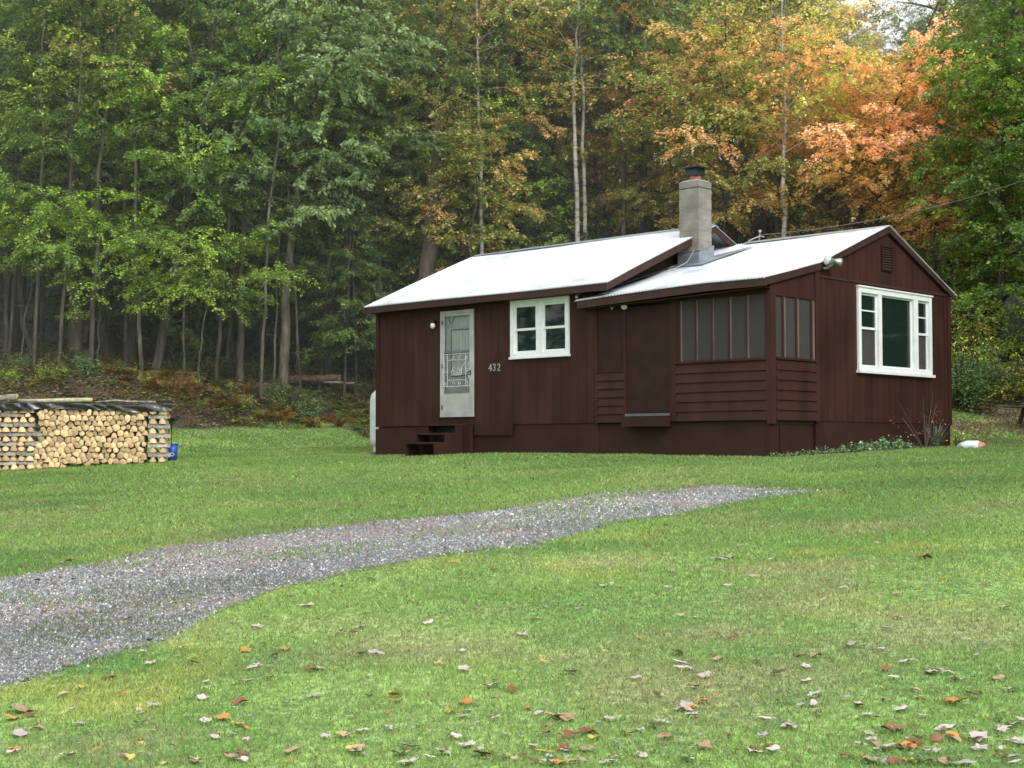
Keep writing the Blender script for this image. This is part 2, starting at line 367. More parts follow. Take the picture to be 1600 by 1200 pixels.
def gravel():
    X, Y = frust_pts(520000, 5.6, 23, 1.5, 1.2)
    k = in_drive(X, Y) > .02-rng.random(len(X))**6*.3
    k &= (rng.random(len(X)) < .35+.65*sstep(in_drive(X, Y)+(fbm(X, Y, .9, 70)-.3)*.6, .0, .25))
    X, Y = X[k], Y[k]; n = len(X); Z = terrain(X, Y)
    r = (.0042+.0075*rng.random(n)**2)*(1+sstep(Y, 8, 20)*.9)
    a = rng.random(n)*6.283; sx = .7+.8*rng.random(n); h = r*(.6+.7*rng.random(n))
    V = np.empty((n, 7, 3))
    for q in range(6):
        an = a+q*1.0472; rr = r*(.75+.5*rng.random(n)); x = np.cos(an)*rr*sx; y = np.sin(an)*rr/sx
        V[:, q] = np.stack([X+x, Y+y, Z+.002+(.2*h if q % 2 else -.1*h)], -1)
    V[:, 6] = np.stack([X+(rng.random(n)-.5)*r*.6, Y+(rng.random(n)-.5)*r*.6, Z+.006+h], -1)
    b = np.arange(n)[:, None]*7
    Q = np.concatenate([np.hstack([b+q, b+(q+1) % 6, b+6]) for q in range(6)])
    pal = np.array([[.15, .155, .16], [.22, .225, .225], [.33, .33, .325], [.11, .115, .12], [.60, .59, .57], [.27, .225, .19], [.31, .25, .20], [.19, .20, .215]])
    c = np.array([1.05, 1.05, 1.05])*pal[rng.choice(8, n, p=[.24, .22, .16, .13, .04, .05, .03, .13])]*(.75+.5*rng.random((n, 1)))
    c = c*(.72+.5*fbm(X*.6+Y*.3, Y*.8-X*.5, .9, 72))[:, None]
    br = (fbm(X, Y, 1.2, 77) > .54)[:, None] & (rng.random((n, 1)) < .16)
    c = np.where(br, np.array([.30, .20, .15])*(.7+.5*rng.random((n, 1))), c)
    C = np.repeat(c[:, None], 7, 1).reshape(-1, 3)
    tag(link('gravel', np_mesh('gravel', V.reshape(-1, 3), Q, M['pebble'], C)), 'loose blue grey crushed gravel covering the driveway', 'gravel', kind='stuff')
    # weeds in the gravel
    X, Y = frust_pts(60000, 6, 16, 1.5, 1.2); k = (in_drive(X, Y) > .15) & (fbm(X, Y, 1.0, 83) > .60)
    X, Y = X[k], Y[k]; n = len(X); Z = terrain(X, Y); a = rng.random(n)*6.283; b = rng.random(n)*6.283; h = .02+.03*rng.random(n); w = .004
    V = np.empty((n, 3, 3)); V[:, 0] = np.stack([X+np.cos(a)*w, Y+np.sin(a)*w, Z], -1); V[:, 1] = np.stack([X-np.cos(a)*w, Y-np.sin(a)*w, Z], -1); V[:, 2] = np.stack([X+np.cos(b)*h*.8, Y+np.sin(b)*h*.8, Z+h], -1)
    C = np.repeat((np.array([.14, .19, .05])*(.6+.8*rng.random((n, 1))))[:, None], 3, 1).reshape(-1, 3)
    tag(link('driveway_weeds', np_mesh('driveway_weeds', V.reshape(-1, 3), np.arange(n*3).reshape(-1, 3), M['grass'], C)), 'thin green weeds growing through the driveway gravel', 'weeds', kind='stuff')
gravel()

# ------------------------------------------------------------------ fallen leaves
def leaf_outline(k):
    rr = random.Random(k)
    if k % 3 < 2:   # lobed maple leaf
        pts = []
        for i in range(11):
            a = -math.pi/2+2*math.pi*(i+.5)/11-math.pi/11*0; r = (1.0 if i % 2 == 0 else .70)*(.8+.3*rr.random())
            pts.append((math.cos(a)*r, math.sin(a)*r))
        return pts
    return [(0, -1), (.35, -.6), (.5, 0), (.4, .5), (0, 1), (-.4, .55), (-.5, 0), (-.3, -.6)]
def dead_leaf_mesh(k, m):
    pts = leaf_outline(k); rr = random.Random(k*7+1); curl = rr.uniform(.0, .5); cup = rr.uniform(-.3, .4); b = MB(); rings = []
    b.v.append((0, 0, .12)); b.m = []
    z = lambda x, y: curl*x*x+cup*y*y*.7+.12*math.sin(5*x+k)+.08*math.sin(6*y+k*2)+.12
    for s in (.5, 1):
        rings.append(len(b.v)); b.v += [(x*s, y*s, z(x*s, y*s)) for x, y in pts]
    n = len(pts)
    for i in range(n):
        j = (i+1) % n; b.f.append((0, rings[0]+i, rings[0]+j)); b.m.append(0)
        b.f.append((rings[0]+i, rings[1]+i, rings[1]+j, rings[0]+j)); b.m.append(0)
    st = len(b.v); b.v += [(0.03, -.9, .2), (-.03, -.9, .2), (0, -1.7, .35)]; b.f.append((st, st+1, st+2)); b.m.append(0)
    return b.mesh('fallen_leaf', m, True)
LABL = {'pale': ('pale greyish pink curled dead leaf lying on the front lawn', 'pale dead leaves scattered on the front lawn'),
        'tan': ('tan brown dry leaf lying on the front lawn', 'tan dry leaves scattered on the front lawn'),
        'orange': ('bright orange fallen leaf lying on the front lawn', 'orange leaves scattered on the front lawn'),
        'russet': ('dark russet fallen leaf lying on the front lawn', 'russet leaves scattered on the front lawn'),
        'yellow': ('yellow fallen leaf lying on the front lawn', 'yellow leaves scattered on the front lawn')}
leafmesh = {c: [dead_leaf_mesh(i*5+j, DL[c]) for i in range(5)] for j, c in enumerate(DL)}
def drop_leaf(x, y, c, size):
    p = gimg(x, y)
    if p is None: return
    o = link('fallen_leaf', random.choice(leafmesh[c])); o.location = (p.x, p.y, p.z+.014)
    o.rotation_euler = (random.uniform(-.22, .22), random.uniform(-.22, .22), random.uniform(0, 6.28)); o.scale = (size*random.uniform(.75, 1.1), size, size*.8)
    tag(o, LABL[c][0], 'leaf', LABL[c][1])
def pickc():
    return random.choices(['pale', 'tan', 'orange', 'russet', 'yellow'], [.58, .19, .07, .12, .04])[0]
for x, y, c, s in [(32, 1114, 'tan', .07), (18, 1126, 'orange', .05), (50, 1121, 'russet', .045), (30, 1152, 'pale', .055), (105, 1186, 'pale', .045), (477, 950, 'pale', .06), (1123, 876, 'pale', .08), (1140, 874, 'tan', .06),
                   (1445, 874, 'russet', .075), (1408, 1112, 'pale', .06), (870, 1125, 'tan', .07), (893, 1055, 'pale', .06), (1060, 1025, 'pale', .06), (1070, 1048, 'pale', .07), (1400, 1145, 'russet', .07),
                   (1275, 1028, 'tan', .06), (1455, 1055, 'pale', .07), (1330, 1012, 'pale', .06), (1060, 1040, 'pale', .06), (1120, 1035, 'tan', .05), (725, 1050, 'pale', .045), (1500, 765, 'pale', .06), (1490, 1102, 'orange', .06),
                   (640, 1172, 'pale', .05), (730, 1103, 'orange', .05), (487, 1050, 'russet', .045), (430, 1027, 'russet', .045), (384, 1020, 'orange', .045), (445, 1018, 'orange', .05), (565, 1026, 'pale', .045)]:
    drop_leaf(x, y, c, s)
cnt = 30
while cnt < 292:
    x = random.uniform(0, 1600); y = random.uniform(850, 1198); w = .08+.92*((y-850)/350)**2.2*(.25+.75*(x/1600)**.8)
    if random.random() > w: continue
    p = gimg(x, y)
    if p is None or float(in_drive(p.x, p.y)) > -.1: continue
    drop_leaf(x, y, pickc(), random.uniform(.022, .05)); cnt += 1
def litter():
    V = []; Q = []; C = []
    cols = [(.55, .48, .44), (.40, .24, .14), (.5, .2, .05), (.22, .08, .05), (.55, .42, .1)]
    def add(X, Y, s):
        z = gz(X, Y)+.015; a = random.uniform(0, 6.28); c = random.choices(cols, [.45, .25, .12, .13, .05])[0]; k = random.uniform(.7, 1.1); b = len(V)
        for q, r in ((0, 1), (1, .55), (2, .9), (3, .6)):
            an = a+q*1.57; V.append((X+math.cos(an)*s*r, Y+math.sin(an)*s*r, z+random.uniform(0, .6)*s)); C.append([k*t for t in c])
        Q.append((b, b+1, b+2, b+3))
    X, Y = frust_pts(1500, 9, 38, .8)
    lm = lawn_mask(X, Y); u, v = house_uv(X, Y)
    for i in range(len(X)):
        if -.1 < u[i] < 9.8 and v[i] > -.1 and v[i] < 6: continue
        if lm[i] > .5 and random.random() < .62: add(X[i], Y[i], random.uniform(.018, .04))
    k = 0
    while k < 900:
        x = random.uniform(0, 1600); y = random.uniform(860, 1199)
        if random.random() > .05+.95*((y-860)/340)**1.8*(.12+.88*(x/1600)**1.3): continue
        k += 1; p = gimg(x, y)
        if p is not None: add(p.x, p.y, random.uniform(.007, .019))
    for _ in range(260):
        x = random.uniform(0, 1260); p = gimg(x, random.uniform(765, 1060))
        if p is not None and float(in_drive(p.x, p.y)) > 0: add(p.x, p.y, random.uniform(.015, .035))
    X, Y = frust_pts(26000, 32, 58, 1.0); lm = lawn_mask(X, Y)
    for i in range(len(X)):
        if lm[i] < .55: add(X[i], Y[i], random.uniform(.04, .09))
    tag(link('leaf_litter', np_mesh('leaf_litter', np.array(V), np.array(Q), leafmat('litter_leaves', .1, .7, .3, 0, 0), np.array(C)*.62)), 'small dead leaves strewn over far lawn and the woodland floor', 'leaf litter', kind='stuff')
litter()
# ------------------------------------------------------------------ cabin (local axes: x along the front, y towards the back)
cab = empty('cabin', (HX, HY, 0), -AL)
tag(cab, 'dark brown wooden cabin with bright metal roofs and number 432 beside its white door', 'cabin')
UL, UM, UR, VP, VB = 0., 5.88, 9.605, 1.36, 5.85     # left wall, porch start, right wall, recess of main right wall, back wall
S0 = .5
def zroofL(v): return 2.925+(4.28-2.925)*(v+.25)/3.18 if v < 2.93 else 4.28-(4.28-2.925)*(v-2.93)/3.18
def zroofR(v):
    if v < VP: return 2.76+(3.14-2.76)*(v+.25)/1.61
    if v < 3.6: return 3.14+(3.98-3.14)*(v-VP)/2.24
    return 3.98-(3.98-2.93)*(v-3.6)/2.42
def fmap(face):
    if face == 'front': return lambda a, b, z: (a, -b, z)
    if face == 'gable': return lambda a, b, z: (UR+b, a, z)
    if face == 'back': return lambda a, b, z: (a, VB+b, z)
    if face == 'left': return lambda a, b, z: (-b, a, z)
def fbox(mb, face, a0, a1, z0, z1, b0, b1, m=0):
    g = fmap(face) if isinstance(face, str) else face
    mb.hexa([g(a0, b1, z0), g(a1, b1, z0), g(a1, b0, z0), g(a0, b0, z0), g(a0, b1, z1), g(a1, b1, z1), g(a1, b0, z1), g(a0, b0, z1)], m)
def grooved(name, face, a0, a1, z0, ztop, holes=(), pitch=.2, off=.07, m='brown', breaks=()):
    mb = MB(); g = fmap(face); xs = {a0, a1}; gr = []
    x = a0+off
    while x < a1: gr.append((x, x+.009)); xs |= {x, min(a1, x+.009)}; x += pitch
    for h in holes: xs |= {h[0], h[1]}
    xs |= set(breaks); xs = sorted(xs)
    for p, q in zip(xs, xs[1:]):
        if q-p < 1e-4: continue
        mid = (p+q)/2; b = -.005 if any(s < mid < e for s, e in gr) else 0
        segs = [(z0, None)]
        for h in holes:
            if h[0] < mid < h[1]: segs = [(z0, h[2]), (h[3], None)]
        for s, e in segs:
            e0, e1 = (ztop(p), ztop(q)) if e is None else (e, e)
            mb.hexa([g(p, b, s), g(q, b, s), g(q, -.04, s), g(p, -.04, s), g(p, b, e0), g(q, b, e1), g(q, -.04, e1), g(p, -.04, e0)])
    return mb.build(name, M[m], cab)
FW = (3.818, 5.284, 1.7255, 2.794)       # twin window outer
GW = (2.567, 5.115, 1.381, 2.833)        # picture window outer
grooved('front_wall', 'front', 0, UM-.002, S0, lambda a: zroofL(0)-.09, [(1.96, 2.78, .72, 2.66), (FW[0]+.08, FW[1]-.08, FW[2]+.08, FW[3]-.08)])
grooved('gable_wall', 'gable', VP, VB, S0, lambda a: 2.90, [(GW[0]+.08, GW[1]-.08, GW[2]+.08, GW[3]-.08)])
grooved('gable_wall', 'gable', VP, VB, 2.935, lambda a: zroofR(a)-.05, [(3.40, 3.74, 3.20, 3.62)], off=.12, breaks=(3.6,))
b = MB(); fbox(b, 'gable', VP-.002, VB+.002, 2.895, 2.937, -.03, .016); b.build('gable_trim_strip', M['trimb'], cab)
grooved('left_wall', 'left', 0.003, VB, S0, lambda a: zroofL(a)-.09, breaks=(2.93,))
grooved('back_wall', 'back', 0, UR-.04, S0, lambda a: 2.86)
b = MB()   # left roof's own gable above the right roof
b.hexa([(UM-.04, -.0, 2.5), (UM, -.0, 2.5), (UM, 2.93, 2.5), (UM-.04, 2.93, 2.5), (UM-.04, 0, zroofL(0)-.06), (UM, 0, zroofL(0)-.06), (UM, 2.93, 4.22), (UM-.04, 2.93, 4.22)])
b.hexa([(UM-.04, 2.93, 2.5), (UM, 2.93, 2.5), (UM, 5.85, 2.5), (UM-.04, 5.85, 2.5), (UM-.04, 2.93, 4.22), (UM, 2.93, 4.22), (UM, 5.85, zroofL(5.85)-.06), (UM-.04, 5.85, zroofL(5.85)-.06)])
b.build('upper_gable_wall', M['brown_dk'], cab)
# interior shell so that nothing is seen through
b = MB(); b.box(.05, UR-.06, .06, VB-.05, .44, .48); b.box(.05, UR-.06, .9, .94, .48, 0.9)
o = b.build('interior_floor', M['interior'], cab)
b = MB(); b.box(UM-.1, UR-.05, VP, VP+.04, .49, 3.0); b.box(UM-.06, UM-.02, .06, VP, .49, 2.85); b.box(.06, UM-.1, 2.6, 2.64, .49, 2.9); b.box(.06, UM-.1, .06, VB-.06, 2.86, 2.87)
b.build('partition', M['interior'], cab)
# corner boards
b = MB()
for c in ((0, -.02, .075, .0), ):
    b.box(-.02, .07, -.02, .0, S0-.01, 2.86)
b.build('corner_board', M['brown'], cab)
b = MB(); b.box(UR-.05, UR+.022, VP-.11, VP-.001, S0-.02, 3.06); b.build('corner_post', M['brown'], cab)
b = MB(); b.box(UR+.001, UR+.02, VB-.09, VB+.02, S0-.01, 2.90); b.box(UR-.07, UR+.001, VB+.001, VB+.02, S0-.01, 2.90); b.build('corner_board', M['brown'], cab)
# skirting
b = MB()
def sk(x0, x1, y0, y1, t=.5, bt=-.35): b.box(x0, x1, y0, y1, bt, t)
sk(.06, 5.945, -.012+.03, .05, S0-.004); sk(.03, .06, .02, 5.8, S0-.004)
b.box(.0, 1.2, -.035, .018, -.35, S0-.05)
b.box(2.85, 3.86, -.022, .0, .3, S0+.02)
b.build('skirting', M['skirt'], cab)
b = MB(); sk(5.95, 9.50, .03, .07, S0-.03); sk(9.50, 9.56, .0, .12, S0-.0)
b.build('porch_skirting', M['skirt'], cab)
b = MB(); b.box(9.50, 9.54, .12, VP, -.3, S0-.03); b.box(9.54, 9.565, .28, .95, -.02, .42); b.build('skirting_access_panel', M['skirt'], cab)
b = MB(); b.box(UR-.05, UR-.012, VP-.08, VB, -.3, S0-.004); b.box(.03, UR-.05, VB-.06, VB-.02, -.3, S0-.004); b.build('gable_skirting', M['skirt'], cab)
b = MB(); b.box(9.36, 9.58, .0, VP-.11, S0-.03, S0); b.build('porch_floor_joist', M['brown'], cab)

# roofs: corrugated sheets as real waves
def roof(name, u0, u1, prof, z_off=0, end_z=None):
    """prof: list of (v, z) from front eave to back eave"""
    per = .068; n = int((u1-u0)/per*6); us = np.linspace(u0, u1, n+1); w = .009*np.sin(us/per*2*math.pi)
    V = []
    rows = []
    for (v0, z0), (v1, z1) in zip(prof, prof[1:]):
        k = max(1, int(abs(v1-v0)/.6))
        rows += [(v0+(v1-v0)*i/k, z0+(z1-z0)*i/k) for i in range(k)]
    rows.append(prof[-1]); m = len(rows)
    for v, z in rows:
        sag = .012*np.sin(us*1.1+v)*(1 if v > prof[0][0]+.1 else .5)
        dz = end_z(us, v) if end_z else 0
        V.append(np.stack([us, np.full_like(us, v), z+w+sag+dz], -1))
    V = np.array(V).reshape(-1, 3); c = n+1
    i = (np.arange(m-1)[:, None]*c+np.arange(n)[None]).ravel(); Q = np.stack([i, i+1, i+1+c, i+c], -1)
    # underside copy for thickness
    V2 = V.copy(); V2[:, 2] -= .012; Q2 = Q[:, ::-1]+len(V)
    edge = []
    for r in (0, m-1):
        for k in range(n):
            a = r*c+k; edge.append((a, a+1, a+1+len(V), a+len(V)))
    for k in range(m-1):
        for q in (0, n):
            a = k*c+q; edge.append((a, a+c, a+c+len(V), a+len(V)))
    me = np_mesh(name, np.vstack([V, V2]), np.vstack([Q, Q2, np.array(edge)]), M['roof'], None, False)
    return link(name, me, cab)
roof('left_roof', -.13, 6.365, [(-.25, 2.94), (2.93, 4.285), (6.1, 2.94)])
ez = lambda us, v: -.10*np.clip((8.5-us)/3, 0, 1)*np.clip(1-(v+.25)/1.6, 0, 1)
roof('right_roof', 5.62, 9.67, [(-.25, 2.765), (VP, 3.145), (3.6, 3.985), (6.02, 2.935)], end_z=ez)
# ridge caps
for nm, u0, u1, v, z, s in (('ridge_cap', -.12, 6.36, 2.93, 4.305, .42), ('ridge_cap', 6.6, 9.66, 3.6, 4.004, .40)):
    b = MB(); b.quad((u0, v-.13, z-.13*s), (u1, v-.13, z-.13*s), (u1, v, z), (u0, v, z)); b.quad((u0, v, z), (u1, v, z), (u1, v+.13, z-.13*s), (u0, v+.13, z-.13*s)); b.build(nm, M['flash'], cab)
# fascia / rake boards
def board(name, p, q, h, t, m='trimb'):
    """board of height h hanging below line p-q; t = thickness vector"""
    b = MB(); p = Vector(p); q = Vector(q); t = Vector(t); d = Vector((0, 0, h))
    b.hexa([p-d, q-d, q-d+t, p-d+t, p, q, q+t, p+t]); return b.build(name, M[m], cab)
board('fascia', (-.11, -.235, 2.925), (6.35, -.235, 2.925), .125, (0, .03, 0))
board('fascia', (5.66, -.235, 2.645), (8.5, -.235, 2.745), .125, (0, .03, 0)); board('fascia', (8.5, -.2345, 2.745), (9.655, -.2345, 2.747), .125, (0, .03, 0))
for u, t in ((-.125, .03), (6.33, .028)):
    e = -.001
    board('rake_board', (u, -.245, 2.92), (u, 2.93, 4.268), .13, (t, 0, 0)); board('rake_board', (u, 2.931, 4.268), (u, 6.09, 2.92), .13, (t, 0, 0))
zr = lambda v: zroofR(v)-.012
board('rake_board', (9.635, -.24, zr(-.24)-.005), (9.635, VP, zr(VP)), .115, (.028, 0, 0), 'trimb'); board('rake_board', (9.635, VP+.001, zr(VP)), (9.635, 3.6, zr(3.6)), .10, (.028, 0, 0), 'trimb')
board('rake_board', (9.635, 3.601, zr(3.6)), (9.635, 6.01, zr(6.01)), .10, (.028, 0, 0), 'trimb')
b = MB(); b.box(-.1, 6.3, -.2, .02, 2.80, 2.815); b.build('soffit', M['brown_dk'], cab)
b = MB(); b.hexa([(5.7, -.2, 2.50), (9.62, -.2, 2.60), (9.62, .06, 2.60), (5.7, .06, 2.50), (5.7, -.2, 2.515), (9.62, -.2, 2.615), (9.62, .06, 2.615), (5.7, .06, 2.515)]); b.build('soffit', M['brown_dk'], cab)

# porch front: panel, plain door, screened bays, clapboards
def clap(mb, face, a0, a1, z0, z1, n, m=0):
    g = fmap(face) if isinstance(face, str) else face; h = (z1-z0)/n
    for i in range(n):
        a = z0+i*h; c = a+h+.004
        mb.hexa([g(a0, .032, a), g(a1, .032, a), g(a1, .0, a), g(a0, .0, a), g(a0, .010, c), g(a1, .010, c), g(a1, 0, c), g(a0, 0, c)], m)
ZC = 1.53; ZT = 2.52
b = MB(); clap(b, 'front', 5.94, 6.56, S0, 1.38, 6); b.build('clapboard', M['brown'], cab)
b = MB(); clap(b, 'front', 7.70, 9.535, S0, 1.46, 6); b.build('clapboard', M['brown'], cab)
b = MB(); clap(b, 'gable', .10, VP-.11, S0, 1.47, 6); b.build('clapboard', M['brown'], cab)
b = MB(); fbox(b, 'front', 5.95, 6.55, 1.385, ZT, -.02, .006); fbox(b, 'front', 5.94, 6.56, 1.375, 1.42, .006, .025); b.build('plywood_panel', M['brown_dk'], cab)
pd = MB(); fbox(pd, 'front', 6.60, 7.55, .66, 2.50, -.02, .012); pd = pd.build('porch_door', M['brown_dk'], cab)
b = MB(); fbox(b, 'front', 6.60, 7.56, .60, .645, .0, .05); b.build('threshold', M['studs'] if 0 else M['cable'], pd)
b = MB(); b.box(6.60, 7.56, -.16, .0, .42, .59); b.build('door_step', M['skirt'], pd)
b = MB(); fbox(b, 'front', 5.90, 5.945, S0-.02, 2.62, 0, .03); b.build('trim_board', M['brown'], cab)
b = MB(); fbox(b, 'front', 6.555, 6.60, S0-.02, 2.60, 0, .03); b.build('trim_board', M['brown'], cab)
b = MB(); fbox(b, 'front', 7.555, 7.70, S0, 2.60, -.02, .025); b.build('trim_board', M['brown'], cab)
b = MB(); fbox(b, 'front', 5.94, 9.5, ZT, 2.66, -.03, .004); b.build('header_board', M['brown_dk'], cab)
b = MB(); fbox(b, 'front', 7.70, 9.535, 1.464, 1.50, -.05, .045); fbox(b, 'gable', .10, VP-.11, 1.474, 1.51, -.05, .04); b.build('sill_board', M['brown'], cab)
b = MB(); b.box(9.53, UR+.012, -.04, .10, S0-.06, 2.72); b.build('corner_post', M['brown'], cab)
# screens
b = MB(); b.quad((7.74, -.006, 1.50), (9.50, -.006, 1.50), (9.50, -.006, ZT), (7.74, -.006, ZT)); b.build('insect_screen', M['screen'], cab)
b = MB(); b.quad((UR-.006, .12, 1.51), (UR-.006, VP-.12, 1.51), (UR-.006, VP-.12, 2.50), (UR-.006, .12, 2.50)); b.build('insect_screen', M['screen'], cab)
b = MB(); fbox(b, 'front', 7.70, 7.745, 1.50, ZT, -.02, .015); fbox(b, 'front', 9.495, 9.535, 1.50, ZT, -.02, .015); b.build('screen_frame', M['brown'], cab)
# studs standing just outside the screens, positions as seen
for x in (7.80, 8.13, 8.465, 8.81, 9.155):
    b = MB(); fbox(b, 'front', x-.008, x+.022, 1.50, ZT, -.004, .014, 0); fbox(b, 'front', x-.034, x-.008, 1.50, ZT, -.004, .02, 1)
    fbox(b, 'front', x-.012, x+.018, 1.50, 1.53, .014, .018, 0)
    b.build('stud', [M['studs'], M['brown']], cab)
for y, w in ((.335, .05), (.72, .05), (1.17, .06)):
    b = MB(); fbox(b, 'gable', y-w, y, 1.51, 2.50, -.004, .012, 1); fbox(b, 'gable', y, y+w*1.2, 1.51, 2.50, -.004, .004, 0); b.build('stud', [M['studs'], M['brown']], cab)
b = MB(); g = fmap('gable')
b.hexa([g(.10, 0.0, 2.50), g(VP-.11, 0.0, 2.50), g(VP-.11, -.04, 2.50), g(.10, -.04, 2.50), g(.10, 0.0, zroofR(.1)-.06), g(VP-.11, 0.0, zroofR(VP-.11)-.06), g(VP-.11, -.04, zroofR(VP-.11)-.06), g(.10, -.04, zroofR(.1)-.06)])
fbox(b, 'gable', .10, VP-.11, 2.50, 2.535, 0, .02); b.build('header_board', M['brown'], cab)

# twin sash window
def frame_rect(mb, face, a0, a1, z0, z1, w, b0, b1, m=0, wb=None):
    wb = wb or w
    fbox(mb, face, a0, a1, z0, z0+wb, b0, b1, m); fbox(mb, face, a0, a1, z1-w, z1, b0, b1, m)
    fbox(mb, face, a0, a0+w, z0+wb, z1-w, b0, b1, m); fbox(mb, face, a1-w, a1, z0+wb, z1-w, b0, b1, m)
w = MB(); frame_rect(w, 'front', *FW, .085, -.04, .035); mid = (FW[0]+FW[1])/2; fbox(w, 'front', mid-.075, mid+.075, FW[2]+.085, FW[3]-.085, -.04, .032); fbox(w, 'front', FW[0]-.015, FW[1]+.015, FW[2]-.02, FW[2]+.02, 0, .06)
wo = w.build('twin_window', M['white'], cab)
for a0, a1 in ((FW[0]+.085, mid-.075), (mid+.075, FW[1]-.085)):
    z0, z1 = FW[2]+.085, FW[3]-.085; zm = (z0+z1)/2-.01
    for p, q, d in ((zm-.02, z1, -.012), (z0, zm+.02, -.03)):
        s = MB(); frame_rect(s, 'front', a0, a1, p, q, .042, d-.012, d+.014); so = s.build('sash', M['white'], wo)
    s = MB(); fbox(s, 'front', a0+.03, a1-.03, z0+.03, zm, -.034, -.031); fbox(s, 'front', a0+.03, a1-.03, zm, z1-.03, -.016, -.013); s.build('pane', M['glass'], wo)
    s = MB(); n = 14
    for i in range(n):
        x = a0+(a1-a0)*i/n; fbox(s, 'front', x, x+(a1-a0)/n*.9, z1-.17, z1, -.10-.02*(i % 2), -.09-.02*(i % 2))
    s.build('curtain', M['curtain'], wo)
# picture window with two flanking sash lights
w = MB(); frame_rect(w, 'gable', *GW, .09, -.05, .04); v1, v2 = 3.29, 4.56
fbox(w, 'gable', v1-.055, v1+.055, GW[2]+.09, GW[3]-.09, -.05, .037); fbox(w, 'gable', v2-.055-.05, v2+.055, GW[2]+.09, GW[3]-.09, -.05, .037); fbox(w, 'gable', GW[0]-.03, GW[1]+.03, GW[2]-.035, GW[2]+.015, 0, .08)
fbox(w, 'gable', GW[0]-.02, GW[1]+.02, GW[3], GW[3]+.025, 0, .06)
go = w.build('picture_window', M['white'], cab)
for a0, a1 in ((GW[0]+.09, v1-.055), (v2+.055, GW[1]-.09)):
    z0, z1 = GW[2]+.09, GW[3]-.09; zm = z0+(z1-z0)*.52; s = MB()
    frame_rect(s, 'gable', a0, a1, zm-.02, z1, .04, -.03, -.004); frame_rect(s, 'gable', a0, a1, z0, zm+.015, .022, -.045, -.02)
    fbox(s, 'gable', a0+.04, a1-.04, zm+(z1-zm)*.5-.012, zm+(z1-zm)*.5+.012, -.028, -.008); s.build('sash', M['white'], go)
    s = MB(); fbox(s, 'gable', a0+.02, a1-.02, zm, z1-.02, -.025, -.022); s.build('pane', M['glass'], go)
    s = MB(); fbox(s, 'gable', a0+.01, a1-.01, z0+.01, zm, -.036, -.033); s.build('half_screen', M['screen'], go)
    s = MB(); fbox(s, 'gable', a0+.02, a1-.02, z0+.01, z1-.02, -.12, -.11); s.build('curtain', noisy('dim_grey_curtain', (.10, .11, .12), (.20, .21, .22), 5, .9, .1, (3, 3, .3)), go)
s = MB(); frame_rect(s, 'gable', v1+.055, v2-.105, GW[2]+.09, GW[3]-.09, .03, -.045, -.012); s.build('sash', M['white'], go)
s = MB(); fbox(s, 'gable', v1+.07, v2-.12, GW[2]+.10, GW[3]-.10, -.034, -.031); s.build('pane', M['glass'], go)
s = MB()
for i in range(5): fbox(s, 'gable', v2-.33+i*.042, v2-.29+i*.042, GW[2]+.1, GW[3]-.1, -.075-.01*(i % 2), -.065-.01*(i % 2))
s.build('curtain', M['curtain'], go)
# gable vent
vt = MB(); frame_rect(vt, 'gable', 3.385, 3.76, 3.185, 3.635, .03, -.02, .03); vo = vt.build('gable_vent', M['brown_dk'], cab)
s = MB(); g = fmap('gable')
for i in range(9):
    z = 3.22+i*.044; s.hexa([g(3.41, .024, z), g(3.735, .024, z), g(3.735, .018, z-.004), g(3.41, .018, z-.004), g(3.41, -.01, z+.042), g(3.735, -.01, z+.042), g(3.735, -.016, z+.038), g(3.41, -.016, z+.038)])
s.build('louver', M['trimb'], vo)
# storm door
D0, D1, DZ0, DZ1 = 1.91, 2.83, .66, 2.72
b = MB(); frame_rect(b, 'front', D0, D1, DZ0, DZ1, .055, -.04, .03); do = b.build('storm_door', M['doorw'], cab)
b = MB(); a0, a1, z0, z1 = D0+.055, D1-.055, DZ0+.055, DZ1-.055
frame_rect(b, 'front', a0, a1, z0, z1, .05, -.012, .022); b.build('door_frame', M['doorw'], do)
b = MB(); fbox(b, 'front', a0+.05, a1-.05, z0+.05, 1.13, -.01, .012); b.build('kick_panel', M['kick'], do)
for q0, q1 in ((1.13, 1.175), (1.90, 1.945)):
    b = MB(); fbox(b, 'front', a0+.05, a1-.05, q0, q1, -.012, .024); b.build('cross_rail', M['doorg'], do)
b = MB(); fbox(b, 'front', a0, a1, z0, z1, -.045, -.03); io = b.build('inner_door', M['doorw'], do)
b = MB(); frame_rect(b, 'front', 2.16, 2.72, 1.45, 2.36, .025, -.03, -.018); b.build('inner_window_frame', M['doorg'], io)
b = MB()
for i in range(12): fbox(b, 'front', 2.185+i*.0425, 2.185+i*.0425+.04, 1.475, 2.335, -.029, -.022-.003*(i % 2))
b.build('curtain', M['curtain'], io)
for q0, q1 in ((1.945, z1-.05), (1.175, 1.90)):
    b = MB(); fbox(b, 'front', a0+.05, a1-.05, q0, q1, .0, .003); b.build('pane', M['dglass'], do)
b = MB(); b.tube([(2.15, -.02, 2.60), (2.16, -.02, 2.52), (2.185, -.02, 2.475), (2.22, -.02, 2.47), (2.25, -.02, 2.53), (2.30, -.02, 2.60)], .008, 5); b.build('door_hook', plain('dark_green_cord', (.04, .10, .07)), do)
b = MB(); fy = -.03; r = .0065
for z in (1.25, 1.875): b.tube([(a0+.03, fy, z), (a1-.03, fy, z)], r, 5)
for x in (a0+.03, a1-.03, a0+.15, a1-.15): b.tube([(x, fy, 1.25), (x, fy, 1.875)], r*.8, 5)
for z in (1.37, 1.76): b.tube([(a0+.15, fy, z), (a1-.15, fy, z)], r*.8, 5)
